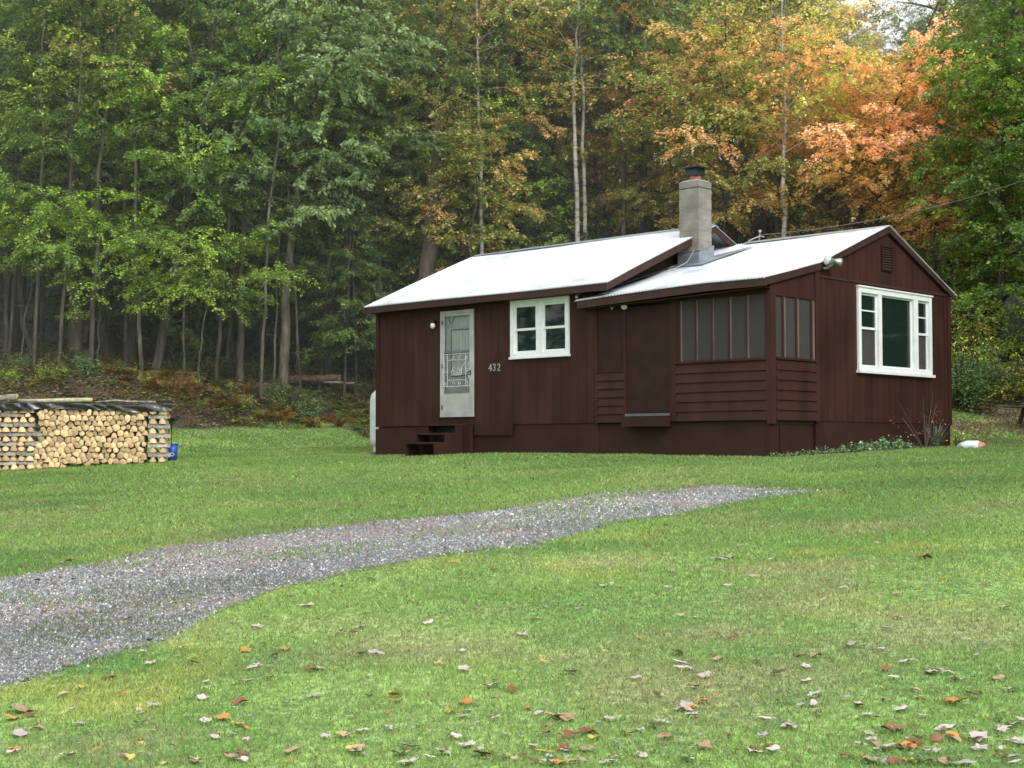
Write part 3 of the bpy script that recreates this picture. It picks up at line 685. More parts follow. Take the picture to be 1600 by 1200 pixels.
def curl(cx, cz, s, rot, n=12):
    pts = []
    for i in range(n):
        t = i/(n-1); an = rot+t*4.6; rr = s*(1-.72*t); pts.append((cx+rr*math.cos(an), fy, cz+rr*math.sin(an)))
    b.tube(pts, r*.75, 4)
for i in range(4):
    x = a0+.13+(a1-a0-.26)*i/3
    curl(x, 1.81, .045, .4+3.1*(i % 2)); curl(x, 1.31, .045, 2.4+3.1*(i % 2))
for i in range(3):
    for x in (a0+.09, a1-.09): curl(x, 1.43+i*.12, .045, 1.0+2.5*(i % 2)+(3.14 if x > 2.3 else 0))
for i in range(6): curl((a0+a1)/2-.12+i*.045, 1.53+.045*math.sin(i*1.9), .05, i*1.3)
b.tube([(2.22, fy, 1.47), (2.50, fy, 1.47), (2.52, fy, 1.62), (2.6, fy, 1.70)], r, 4)
b.build('scroll_grille', M['grille'], do)
for z in (.85, 1.65, 2.5):
    b = MB(); fbox(b, 'front', D0+.045, D0+.07, z-.04, z+.04, .03, .036); b.build('hinge', M['dark'], do)
b = MB(); fbox(b, 'front', a1-.035, a1-.01, 1.45, 1.55, .022, .034); b.tube([(a1-.022, -.034, 1.52), (a1-.022, -.065, 1.52), (a1-.07, -.07, 1.50)], .007, 6); b.build('door_handle', M['dark'], do)
# wall lamp beside the door
b = MB(); b.lathe([(0, -.02), (.045, -.02), (.05, .02), (.02, .04), (0, .04)], (1.73, -.06, 2.53), 14); b.box(1.70, 1.76, -.05, .0, 2.52, 2.56); wl = b.build('wall_lamp', M['dark'], cab, True)
b = MB(); b.lathe([(.03, .0), (.05, -.03), (.052, -.07), (.03, -.105), (0, -.115)], (1.73, -.06, 2.51), 16); b.build('lamp_globe', M['bulb'], wl, True)
# house number 432
def stroke(pts, m='white'):
    for p, q in zip(pts, pts[1:]):
        p, q = Vector(p), Vector(q); d = (q-p).normalized()*.008; n = Vector((-d.y, d.x))
        P = [p-d+n, p-d-n, q+d-n, q+d+n]
        nb.hexa([(P[0].x, -.004, P[0].y), (P[1].x, -.004, P[1].y), (P[2].x, -.004, P[2].y), (P[3].x, -.004, P[3].y), (P[0].x, -.012, P[0].y), (P[1].x, -.012, P[1].y), (P[2].x, -.012, P[2].y), (P[3].x, -.012, P[3].y)])
NX = 3.235; NZ = 1.515; gl = {4: [[(.052, 0), (.052, .125), (.0, .04), (.075, .04)]], 3: [[(.0, .112), (.02, .125), (.045, .115), (.05, .09), (.022, .068), (.05, .045), (.048, .015), (.022, .0), (.0, .012)]],
     2: [[(.0, .1), (.015, .123), (.045, .123), (.058, .098), (.05, .07), (.0, .0), (.062, .0)]]}
for i, dgt in enumerate((4, 3, 2)):
    nb = MB()
    for s in gl[dgt]: stroke([(NX+i*.115+x, NZ+z) for x, z in s])
    nb.build('house_number', M['doorw'], cab)
# floodlights
def flood(u, v, z, dirv, sz, nm='floodlight'):
    d = Vector(dirv).normalized(); b = MB(); p = Vector((u, v, z)); b.tube([p-d*sz*2.0, p-d*sz*1.7, p-d*sz*.6, p], [sz*.32, sz*.38, sz*.85, sz], 14); o = b.build(nm, M['lampg'], cab, True)
    b = MB(); b.tube([p, p+d*sz*.12, p+d*sz*.2], [sz*.93, sz*.75, sz*.2], 14); b.build('lamp_lens', M['bulb'], o, True); return o
flood(UR+.16, VP+.02, 3.16, (-.35, -1, .0), .085); flood(UR+.25, VP+.30, 3.14, (.55, 1, -.25), .075)
b = MB(); b.tube([(UR, VP+.12, 3.06), (UR+.12, VP+.12, 3.05), (UR+.16, VP+.14, 3.10)], .018, 8); b.tube([(UR+.14, VP+.02, 3.10), (UR+.14, VP+.12, 3.06), (UR+.18, VP+.22, 3.12)], .014, 8); b.lathe([(0, 0), (.05, 0), (.05, .03), (0, .03)], (UR+.06, VP+.12, 3.03), 12); b.build('lamp_bracket', M['lampg'], cab, True)
flood(6.30, -.05, 2.50, (-.6, -.7, -.5), .04, 'eave_lamp'); flood(6.62, -.08, 2.50, (.5, -.7, -.5), .06, 'eave_lamp')
b = MB(); b.tube([(5.60, -.1, 2.80), (5.60, -.16, 2.76), (5.62, -.2, 2.73)], [.02, .025, .03], 8); b.build('eave_lamp', M['lampg'], cab)
# chimney of concrete blocks with flue, metal cap and flashing
C0, C1, K0, K1 = 6.06, 6.52, 2.20, 2.60
ch = MB(); z = 2.9; i = 0
while z < 4.97:
    h = .195 if z < 4.75 else 5.02-z; g_ = .002*(i % 2)
    ch.box(C0+g_, C1-g_, K0+g_, K1-g_, z+.004, z+h-.004)
    z += .2; i += 1
ch = ch.build('chimney', M['block'], cab, bevel=.008)
b = MB(); z = 2.9
while z < 4.9: b.box(C0+.006, C1-.006, K0+.006, K1-.006, z-.006, z+.006); z += .2
b.build('mortar_joint', M['mortar'], ch)
b = MB(); zz = 5.02
b.hexa([(C0, K0, zz), (C1, K0, zz), (C1, K1, zz), (C0, K1, zz), (C0+.08, K0+.07, zz+.045), (C1-.08, K0+.07, zz+.045), (C1-.08, K1-.07, zz+.045), (C0+.08, K1-.07, zz+.045)]); b.build('crown', M['mortar'], ch)
cx, cy = (C0+C1)/2, (K0+K1)/2
b = MB(); b.lathe([(.11, .03), (.115, .15), (.09, .15), (.09, .03)], (cx, cy, zz), 20); b.build('flue', M['flue'], ch, True)
b = MB(); b.box(cx-.13, cx+.13, cy-.13, cy+.13, zz+.13, zz+.26)
for dx in (-1, 1):
    for dy in (-1, 1): b.box(cx+dx*.12-.01, cx+dx*.12+.01, cy+dy*.12-.01, cy+dy*.12+.01, zz+.26, zz+.29)
b.build('chimney_cap', M['capm'], ch)
b = MB(); e = .21; zt = zz+.285; P = [(cx-e, cy-e, zt), (cx+e, cy-e, zt), (cx+e, cy+e, zt), (cx-e, cy+e, zt)]
n = len(b.v); b.v += P+[(cx, cy, zt+.055)]+[(x, y, z-.02) for x, y, z in P]
b.f += [(n, n+1, n+4), (n+1, n+2, n+4), (n+2, n+3, n+4), (n+3, n, n+4), (n+8, n+7, n+6, n+5)]+[(n+5+k, n+5+(k+1) % 4, n+(k+1) % 4, n+k) for k in range(4)]; b.m += [0]*9
b.build('cap_lid', M['capm'], ch)
b = MB(); zf = lambda v: zroofR(v)+.03
for (x0, y0, x1, y1) in ((C0-.03, K0-.012, C1+.012, K0-.012), (C1+.012, K0-.012, C1+.012, K1+.05)):
    b.quad((x0, y0, zf(y0)-.02), (x1, y1, zf(y1)-.02), (x1, y1, zf(y1)+.2), (x0, y0, zf(y0)+.2))
b.quad((C0-.05, K0-.20, zf(K0-.2)), (C1+.2, K0-.20, zf(K0-.2)), (C1+.02, K0, zf(K0)), (C0-.03, K0, zf(K0)))
b.quad((C1+.02, K0, zf(K0)), (C1+.2, K0-.2, zf(K0-.2)), (C1+.62, K1+.6, zf(K1+.6)), (C1+.02, K1+.1, zf(K1+.1)))
b.quad((UM+.02, .6, zf(.6)), (UM+.14, .6, zf(.6)), (C0-.02, K0-.2, zf(K0-.2)), (UM+.02, K0-.2, zf(K0-.2)))
b.build('flashing', M['flash'], ch)
b = MB(); zb = 3.72
for p, q in (((C0-.01, K0-.01), (C1+.01, K0-.01)), ((C1+.01, K0-.01), (C1+.01, K1+.01))): b.tube([(p[0], p[1], zb), (q[0], q[1], zb)], .006, 5)
b.tube([(C1-.1, K0-.02, zb), (C1-.18, K0-.12, 3.5), (C1-.3, K0-.3, zf(K0-.3)+.01), (C1-.5, K0-.55, zf(K0-.55)+.01)], .007, 5); b.build('lightning_wire', M['steel'], ch)
# roof bracket and service cable
def uvw(u, v, z): return Vector((HX+u*CA+v*SA, HY-u*SA+v*CA, z))
b = MB(); P0 = (6.55, 3.6, 4.0)
b.tube([(6.62, 3.95, 3.9), (6.68, 3.92, 4.16), (6.70, 3.9, 4.23)], .014, 6); b.tube([(6.50, 3.8, 4.05), (6.68, 3.92, 4.14), (6.76, 3.96, 4.12)], .012, 6); b.lathe([(0, 0), (.03, .01), (.03, .05), (0, .06)], (6.70, 3.9, 4.2), 10); b.build('service_bracket', M['steel'], cab)
a = uvw(6.72, 3.92, 4.16); e = at(1720, 234, 33)
b = MB(); pts = [a.lerp(e, t/24)+Vector((0, 0, -.32*4*(t/24)*(1-t/24))) for t in range(25)]; b.tube(pts, .0065, 6)
tag(b.build('power_cable', M['cable']), 'grey twisted power cable running from the cabin roof through the orange trees', 'cable')
# wooden entry steps
st = empty('entry_steps', uvw(2.2, -.4, 0), -AL); tag(st, 'brown wooden steps with three open treads below the white storm door', 'steps')
for i, z in enumerate((.17, .345, .52)):
    y1 = -.0+.40; y0 = .40-.28*(3-i); y0b = y0
    b = MB(); b.box(-.41, .41, y0, y0+.30, z-.035, z); b.build('tread', M['brown'], st, bevel=.004)
for x0, x1 in ((-.41, -.375), (.375, .41)):
    pr = [(x0, -.42, -.2), (x0, .37, -.2), (x0, .37, .484), (x0, .13, .484), (x0, .13, .309), (x0, -.15, .309), (x0, -.15, .134), (x0, -.42, .134)]
    b = MB(); b.prism(pr, (x1-x0, 0, 0)); b.build('side_panel', M['skirt'], st)
b = MB(); b.box(-.36, .36, .36, .37, -.2, .48); b.build('riser_shade', M['dark'], st)  # black sheet standing in for the shade behind the open risers
b = MB(); b.box(.411, .62, .30, .385, -.2, .50); b.build('side_board', M['skirt'], st)
# propane tank
tp = uvw(-.43, .68, 0); tk = empty('propane_tank', (tp.x, tp.y, gz(tp.x, tp.y))); tag(tk, 'white upright propane tank behind the left corner of the cabin', 'propane tank')
b = MB(); b.lathe([(0, .14), (.30, .14), (.37, .22), (.38, .30), (.38, 1.12), (.36, 1.22), (.28, 1.32), (.12, 1.37), (0, 1.38)], n=32); b.build('tank_body', M['plastic_w'], tk, True)
b = MB(); b.lathe([(.31, .03), (.31, .2), (.29, .2), (.29, .03)], n=24); b.build('foot_ring', M['plastic_w'], tk)
b = MB(); b.lathe([(.16, 1.34), (.165, 1.5), (.15, 1.5), (.15, 1.34)], n=24); b.build('valve_collar', M['plastic_w'], tk)
b = MB(); b.box(-.5, .5, -.5, .5, -.15, .04); b.build('concrete_base', M['concrete'], tk)
# ------------------------------------------------------------------ woodpile
PB = R(4); PA = Vector((-11.3, 29.9, 0)); PD = Vector((math.cos(PB), math.sin(PB), 0)); PN = Vector((-math.sin(PB), math.cos(PB), 0))   # along, away
def pw(s, d, z): return PA+PD*s+PN*d+Vector((0, 0, z))
SL = 4.38
def zb(s): q = pw(s, 0, 0); return gz(q.x, q.y)+.03
ZTOP = .915
def clip(poly, nx, ny, c):
    out = []
    for i in range(len(poly)):
        p, q = poly[i], poly[(i+1) % len(poly)]; a = p[0]*nx+p[1]*ny-c; b = q[0]*nx+q[1]*ny-c
        if a <= 0: out.append(p)
        if (a < 0 < b) or (b < 0 < a): t = a/(a-b); out.append((p[0]+(q[0]-p[0])*t, p[1]+(q[1]-p[1])*t))
    return out
def rounded(poly, t=.24):
    out = []
    for i in range(len(poly)):
        p, q = poly[i], poly[(i+1) % len(poly)]
        out += [(p[0]+(q[0]-p[0])*t, p[1]+(q[1]-p[1])*t), (p[0]+(q[0]-p[0])*(1-t), p[1]+(q[1]-p[1])*(1-t))]
    return out
def log_obj(poly, c, ax, length, lab, grp, upv=Vector((0, 0, 1)), jit=0):
    """split log: polygon (a,z) profile in the plane across ax, centre c"""
    ax = ax.normalized(); side = upv.cross(ax).normalized()
    if side.dot(PD) < 0 and abs(side.dot(PD)) > .5: side = -side
    b = MB(); n = len(poly); k = 5
    for r in range(k):
        t = r/(k-1)-.5; s = 1-.05*abs(t)+random.uniform(-.03, .03); ox, oz = random.uniform(-.004, .004), random.uniform(-.004, .004)
        for x, z in poly: b.v.append(tuple(side*(x*s+ox)+Vector((0, 0, z*s+oz))+ax*(t*length)))
    for r in range(k-1):
        for i in range(n):
            j = (i+1) % n; b.f.append((r*n+i, r*n+j, r*n+n+j, r*n+n+i)); e = math.hypot(poly[j][0]-poly[i][0], poly[j][1]-poly[i][1]); b.m.append(0)
    for r, rev in ((0, True), (k-1, False)):
        ci = len(b.v); b.v.append(tuple(ax*((r/(k-1)-.5)*length+(-.003 if rev else .003))))
        for i in range(n):
            j = (i+1) % n; b.f.append((r*n+j, r*n+i, ci) if rev else (r*n+i, r*n+j, ci)); b.m.append(1)
    o = b.build('firewood_log', [M['logbark'], M['logend']]); o.location = c
    return tag(o, lab, 'log', grp)
GEND = 'split logs stacked end on in the woodpile'; LEND = 'split firewood log stacked end on with its pale cut face showing'
GCR = 'bark covered logs laid sideways in the woodpile corner cribs'; LCR = 'grey barked firewood log laid sideways in a corner crib of the woodpile'
GCE = 'split logs lying end on in the corner cribs'; LCE = 'split firewood log lying end on between sideways logs in a corner crib'
def crib_limit(z, z0): return 1.62-.35*((z-z0)/1.3)+.22*math.sin((z-z0)*9)      # ragged boundary of left crib
def stack():
    s0, s1 = 1.76, SL-.42
    pts = []
    dx, dz = .122, .108; row = 0; z = zb(s0)+.05
    while z < ZTOP+.1:
        s = s0-.3+(row % 2)*dx/2
        while s < s1+.2:
            pts.append((s+random.uniform(-.038, .038), z+random.uniform(-.034, .034))); s += dx
        z += dz; row += 1
    for i, (x, z) in enumerate(pts):
        g0 = zb(x)
        zmax = ZTOP-.065-.015*math.sin(x*3)
        if x < s0+.2*math.sin(z*5)*.5 or x > s1+.02*math.sin(z*20) or z < g0+.02 or z > zmax: continue
        poly = [(x-.12, z-.12), (x+.12, z-.12), (x+.12, z+.12), (x-.12, z+.12)]
        for j, (a, c) in enumerate(pts):
            if i == j or abs(a-x) > .26 or abs(c-z) > .26: continue
            nx_, nz_ = a-x, c-z; L = math.hypot(nx_, nz_)
            if L < 1e-4: continue
            nx_, nz_ = nx_/L, nz_/L; poly = clip(poly, nx_, nz_, x*nx_+z*nz_+L/2)
        poly = clip(poly, 0, -1, -g0); poly = clip(poly, 0, 1, ZTOP-.02)
        if len(poly) < 3: continue
        sh = random.choice((.92, .95, .97)); mx = sum(p[0] for p in poly)/len(poly); mz = sum(p[1] for p in poly)/len(poly)
        loc = [((p[0]-mx)*sh, (p[1]-mz)*sh) for p in poly]; t = random.random()
        loc = rounded(loc, .07 if t < .5 else .18)
        if t > .93:      # round log
            rr = min(math.hypot(*p) for p in loc)*1.02; loc = [(rr*math.cos(q*.628), rr*math.sin(q*.628)) for q in range(10)]
        elif t > .62:  # half round: flat bottom, arched top
            w = max(abs(p[0]) for p in loc)*.93; h = max(p[1] for p in loc)-min(p[1] for p in loc); zb_ = min(p[1] for p in loc)*.9
            loc = [(-w, zb_), (w, zb_)]+[(w*math.cos(q), zb_+h*.93*math.sin(q)) for q in (.4, .8, 1.2, 1.57, 1.94, 2.34, 2.74)]
        L = random.uniform(.38, .46)
        ax = PN+Vector((random.uniform(-.05, .05), 0, random.uniform(-.05, .05)))
        log_obj(loc, pw(mx, .22+random.uniform(-.05, .03), mz), ax, L, LEND, GEND)
def half(w, h): return [(-w, 0), (w, 0)]+[(w*math.cos(q), h*math.sin(q)) for q in (.3, .75, 1.2, 1.57, 1.94, 2.4, 2.84)]
def crib(sa, sb, z_top, wmul=1., left=False):
    z = zb((sa+sb)/2)+.0; lay = 0
    while z < z_top-.07:
        if lay % 2 == 0:
            n = max(2, int(round((sb-sa)/.155)))
            for i in range(n):
                s = sa+(sb-sa)*(i+.5)/n; q_ = random.random(); w_ = random.uniform(.066, .082); h_ = random.uniform(.098, .116)
                log_obj(half(w_, h_) if q_ < .5 else ([(w_*math.cos(a_)*.92, h_*.5+h_*.5*math.sin(a_)) for a_ in [k_*.698 for k_ in range(9)]] if q_ < .62 else rounded([(-w_, 0), (w_, random.uniform(0, .02)), (w_*random.uniform(.3, .95), h_*.75), (w_*random.uniform(-.4, .3), h_), (-w_*.9, h_*random.uniform(.3, .7))], .1)), pw(s+random.uniform(-.012, .012), .2+random.uniform(-.03, .03), max(z, zb(s))), PN+Vector((random.uniform(-.05, .05), 0, 0)), .42, LCE, GCE)
            z += .104
        else:
            L = sb-sa if not left else None
            for d in (.06, .34):
                if not left:
                    log_obj(half(.058, .094), pw((sa+sb)/2+random.uniform(-.01, .01), d, z+.003), PD+Vector((0, 0, random.uniform(-.04, .04))), (sb-sa)*random.uniform(.95, 1.05), LCR, GCR)
                else:
                    s = sa
                    while s < sb-.1:
                        if d < .2 and random.random() < .38:
                            w_ = random.uniform(.055, .072); log_obj(rounded([(-w_, 0), (w_, .005), (w_*.7, .07), (w_*random.uniform(-.3, .3), .092), (-w_*.9, .05)], .12), pw(s+w_, .2, z+.002), PN, .42, LCE, GCE); s += 2*w_+.012; continue
                        l = random.uniform(.40, .48); log_obj(half(.06, .096), pw(s+l/2, d, z+.003), PD+Vector((0, random.uniform(-.06, .06), random.uniform(-.11, .05))), l, LCR, GCR); s += l+.015
            z += .088
        lay += 1
stack(); crib(SL-.40, SL-.02, ZTOP+.01); crib(0.0, 1.74, ZTOP+.01, left=True)
def tarp():
    ns, nd = 150, 26; V = []; 
    for i in range(ns+1):
        s = -.05+(SL+.13)*i/ns; hang = .135+.02*math.sin(s*2.1)+.012*math.sin(s*5.3)+.02*math.sin(s*1.1+1)
        for j in range(nd+1):
            t = j/nd
            if t < .42:     # front hang
                q = t/.42; d = -.05-.022*(1-q)*math.sin(s*6+math.sin(s*3.3)*2.5+q*2)-.008*math.sin(s*14+math.sin(s*4)*3+q*5); z = ZTOP+.035-hang*(1-q)
            else:
                q = (t-.42)/.58; d = -.045+.53*q; z = ZTOP+.035+.015*math.sin(s*5+q*3)+.012*math.sin(s*13-q*7)
            z += .008*math.sin(s*9+t*5)*math.sin(s*2.7)+.02*math.sin(s*1.3)
            V.append(pw(s, d, z))
    Q = [(i*(nd+1)+j, (i+1)*(nd+1)+j, (i+1)*(nd+1)+j+1, i*(nd+1)+j+1) for i in range(ns) for j in range(nd)]
    o = link('tarp', np_mesh('tarp', np.array([tuple(v) for v in V]), np.array(Q), M['tarp'], None, True)); tag(o, 'wrinkled glossy black plastic tarp covering the top of the woodpile', 'tarp')
tarp()
def limb(name, pts, rad, mats, lab, cat='log', grp=None, n=10):
    b = MB(); b.tube(pts, rad, n, 0, True, .12); 
    for k in range(len(b.f)-2, len(b.f)): b.m[k] = 1
    o = b.build(name, mats, None, True); return tag(o, lab, cat, grp)
zt = ZTOP+.10
limb('holding_log', [pw(-.1, .15, zt+.02), pw(.5, .12, zt+.03), pw(1.0, .1, zt+.05), pw(1.38, .06, zt+.08)], [.05, .055, .06, .062], [M['logbark'], M['logend']], 'thick grey branch lying on the left end of the black tarp')
limb('holding_log', [pw(1.3, .2, zt), pw(1.9, .12, zt+.0), pw(2.4, .08, zt+.01), pw(2.86, .05, zt+.02)], [.03, .04, .045, .04], [noisy('yellow_birch_bark', (.30, .26, .15), (.62, .58, .40), 12, .8, .3), M['logend']], 'pale yellow birch pole lying on the middle of the black tarp')
limb('holding_log', [pw(2.9, .1, zt-.03), pw(3.3, .15, zt+.01), pw(3.5, .2, zt-.01), pw(4.1, .15, zt-.02)], [.018, .024, .02, .022], [M['logbark'], M['logend']], 'thin dark crooked branch lying near the right end of the tarp')
limb('holding_log', [pw(3.5, .3, zt), pw(4.0, .33, zt+.01), pw(4.42, .34, zt-.0)], [.03, .03, .028], [M['barkd'], M['logend']], 'short dark reddish pole on the right end of the tarp')
# blue bin
bp_ = gp(270.5, 30.9); bb = empty('blue_bin', (bp_.x, bp_.y, bp_.z)); tag(bb, 'tapered blue plastic bin standing beside the right end of the woodpile', 'bin')
b = MB(); b.lathe([(0, .01), (.088, .01), (.118, .37), (.112, .37), (.083, .02), (0, .02)], n=20); b.build('bin_body', M['blue'], bb, True)
b = MB(); b.lathe([(.117, .345), (.126, .35), (.126, .375), (.112, .375)], n=20); b.build('rim', M['blue'], bb, True)
b = MB()   # white arrow-triangle mark on the front
for k in range(3):
    a0 = R(90+120*k); a1 = R(90+120*(k+1)-38)
    p = Vector((math.cos(a0)*.04, 0, .15+math.sin(a0)*.04)); q = Vector((math.cos(a1)*.04, 0, .15+math.sin(a1)*.04)); b.tube([p+Vector((.02, -.104, 0)), q+Vector((.02, -.104, 0))], .007, 5)
b.build('white_mark', M['white'], bb)
# black tray stand with red object
tp = gp(268, 31.9); ty = empty('tray_stand', (tp.x, tp.y, tp.z)); tag(ty, 'low black metal tray stand behind the right end of the woodpile', 'stand')
zt_ = at(268, 655, 31.9).z-tp.z
b = MB(); b.prism([(-.30, -.2, zt_), (.24, -.2, zt_+.01), (.24, .2, zt_+.01), (-.30, .2, zt_)], (0, 0, .02)); b.hexa([(-.2, -.12, zt_-.12), (-.02, -.12, zt_-.12), (-.02, .12, zt_-.12), (-.2, .12, zt_-.12), (-.28, -.18, zt_-.001), (.12, -.18, zt_-.001), (.12, .18, zt_-.001), (-.28, .18, zt_-.001)]); b.build('tray', M['dark'], ty)
for x, y in ((-.2, -.12), (-.2, .12), (-.02, -.12), (-.02, .12)):
    b = MB(); b.tube([(x, y, -.05), (x*.9, y, zt_-.1)], .012, 6); b.build('leg', M['dark'], ty)
b = MB(); b.lathe([(0, 0), (.09, 0), (.105, .03), (.09, .06), (.05, .085), (0, .09)], n=16)
o = b.build('red_cap', M['red'], None, True); o.location = (tp.x-.09, tp.y-.05, tp.z+zt_+.026); tag(o, 'small shiny red plastic dome resting on the black tray', 'lid')

# ------------------------------------------------------------------ fallen trunks, stones and yard things
def fallen(x0, y0, Y0, x1, y1, Y1, r, lab, m='logpink', grp=None):
    a = at(x0, y0, Y0); c = at(x1, y1, Y1); b = MB(); pts = [a.lerp(c, t/7)+Vector((0, random.uniform(-.02, .02), random.uniform(-.02, .02))) for t in range(8)]
    b.tube(pts, [r*.85*(1-.03*t) for t in range(8)], 14, 0, True, .16); b.m[-1] = b.m[-2] = 1
    return tag(b.build('felled_trunk', [M[m], M['logend']], None, True), lab, 'trunk', grp)
fallen(160, 582, 45.5, 306, 596, 44.6, .17, 'reddish felled trunk lying behind the woodpile trees')
fallen(225, 598, 44.6, 312, 608, 44.2, .14, 'lower split felled trunk lying with its end beside the brown ferns')
fallen(368, 602, 44.5, 416, 606, 44.3, .09, 'pale thin felled trunk between the two straight grey trees')
fallen(450, 592, 45.5, 531, 590, 45.0, .14, 'thick pale felled trunk with sawn end right of the dark shrub')
fallen(505, 597, 45.2, 556, 599, 44.8, .055, 'thin felled pole poking out below the thick pale trunk', 'logbark')
fallen(20, 560, 47, 96, 585, 46, .05, 'thin bent root-like trunk curving over the leaf litter at left', 'bark')
fallen(1539, 578, 35.8, 1700, 584, 35.2, .13, 'reddish felled trunk lying on the slope right of the cabin')
fallen(1478, 498, 40, 1545, 520, 39, .07, 'weathered dark branch lying on the rocky slope behind the cabin', 'bark')
fallen(1440, 480, 41, 1610, 488, 41, .06, 'long dark branch lying across the upper rocky slope', 'barkd')
def rock(x, y, Y, sx, sy, sz, lab, grp=None):
    me = bpy.data.meshes.new('boulder'); import bmesh
    bm = bmesh.new(); bmesh.ops.create_icosphere(bm, subdivisions=4, radius=1); sd = random.uniform(0, 50)
    from mathutils import noise
    for v in bm.verts:
        p = v.co.copy(); k = 1+.28*noise.noise(p*1.1+Vector((sd, 0, 0)))+.10*noise.noise(p*2.8+Vector((0, sd, 0))); k -= .18*max(0, noise.noise(p*.8+Vector((sd, sd, 0)))); v.co = p*k
    bm.to_mesh(me); bm.free(); me.materials.append(M['stone']); 
    p = at(x, y, Y); o = link('boulder', me); o.location = (p.x, p.y, gz(p.x, p.y)+sz*.25 if abs(gz(p.x, p.y)-p.z) < 1.2 else p.z); o.scale = (sx, sy, sz); o.rotation_euler = (random.uniform(-.3, .3), random.uniform(-.3, .3), random.uniform(0, 3))
    return tag(o, lab, 'rock', grp)
rock(1585, 525, 38.5, .55, .6, .75, 'tall grey mossy boulder on the slope above the felled trunk')
rock(1597, 575, 36.2, .2, .25, .16, 'small grey stone just above the felled trunk at the edge')
rock(1520, 415, 42, .5, .5, .45, 'grey boulder among leaves just behind the cabin rear eave')
rock(1500, 520, 39.5, .5, .5, .35, 'flat grey boulder beside the cabin wall on the slope')
rock(1545, 470, 41.5, .7, .6, .5, 'broad grey boulder half hidden by green leaves on the slope')
rock(1480, 455, 43, .7, .7, .6, 'large dark boulder behind the cabin rear corner')
for x, y, Y in ((1530, 500, 39), (1565, 455, 42), (1510, 555, 37), (1570, 600, 35.4), (1548, 545, 37.2), (1590, 430, 43), (1470, 420, 45)): rock(x, y, Y, random.uniform(.2, .45), random.uniform(.2, .4), random.uniform(.15, .3), 'rough grey fieldstone scattered on the slope right of the cabin', 'fieldstones on the slope right of the cabin')
# bench end at right edge
bp_ = at(1596, 668, 31.5); bg = gz(bp_.x, bp_.y); bn = empty('picnic_table', (bp_.x+.75, bp_.y, bg), R(8)); tag(bn, 'weathered wooden picnic table cut off by the right edge', 'table')
zt_ = at(1590, 634, 31.5).z-bg; zs = at(1590, 670, 31.5).z-bg
b = MB()
for i in range(5): b.box(-1.02, 1.0, -.38+i*.155, -.38+i*.155+.145, zt_-.04, zt_)
b.build('table_top', M['studs'], bn)
for y in (-.75, .6):
    b = MB(); b.box(-.9, 1.0, y, y+.22, zs-.04, zs); b.build('bench_seat', M['studs'], bn)
for x in (-.62, .7):
    for s in (-1, 1):
        b = MB(); b.hexa([(x-.03, s*.6-.05, -.1), (x+.03, s*.6-.05, -.1), (x+.03, s*.6+.05, -.1), (x-.03, s*.6+.05, -.1), (x-.03, s*.2-.05, zt_-.04), (x+.03, s*.2-.05, zt_-.04), (x+.03, s*.2+.05, zt_-.04), (x-.03, s*.2+.05, zt_-.04)]); b.build('leg', M['studs'], bn)
    b = MB(); b.box(x+.032, x+.07, -.76, .82, zs-.14, zs-.042); b.build('cross_beam', M['studs'], bn)
# white bag with red end lying by the corner
p = gimg(1519, 708, 20, 40); p = at(1519, 703, 25.6); p.z = gz(p.x, p.y)
def bag():
    nu, nv = 28, 14; V = []; rr = random.Random(3)
    for i in range(nu):
        for j in range(nv+1):
            a = 2*math.pi*i/nu; t = math.pi*j/nv; r = math.sin(t)**.75; k = 1+.05*math.sin(5*a+3*t)+.04*math.sin(9*a-5*t)
            V.append((.23*r*math.cos(a)*k, .15*r*math.sin(a)*k, max(.0, .07+.075*math.cos(t)*k+.01*math.sin(7*a))))
    b = MB(); b.v = V
    for i in range(nu):
        for j in range(nv): q = [(i*(nv+1)+j), ((i+1) % nu*(nv+1)+j), ((i+1) % nu*(nv+1)+j+1), (i*(nv+1)+j+1)]; b.f.append(tuple(q)); b.m.append(1 if sum(V[k][0] for k in q)/4 > .11+.02*math.sin(i) else 0)
    o = b.build('plastic_sack', [M['plastic_w'], noisy('faded_red_print', (.40, .12, .10), (.55, .28, .25), 8, .5, .1)], None, True); o.location = p; o.rotation_euler = (0, 0, -.3)
    tag(o, 'crumpled white plastic sack with faded red end lying by the cabin corner', 'sack')
    b = MB(); b.lathe([(0, .004), (.016, .003), (.018, 0)], (0, 0, 0), 10); s = b.build('dark_mark', M['dark'], o); s.location = (.03, -.112, .112); s.rotation_euler = (.75, 0, 0)
bag()
# garden edging along the gable
b = MB(); pts = []
for i in range(30):
    t = i/29; q = uvw(UR+.42+.06*math.sin(i*.9)-.2*(1-t), -.35+t*6.4, 0); pts.append((q.x, q.y, gz(q.x, q.y)+.03))
b.tube(pts, .022, 7); tag(b.build('garden_hose', M['dark']), 'black edging hose laid on the grass along the right gable wall', 'hose')
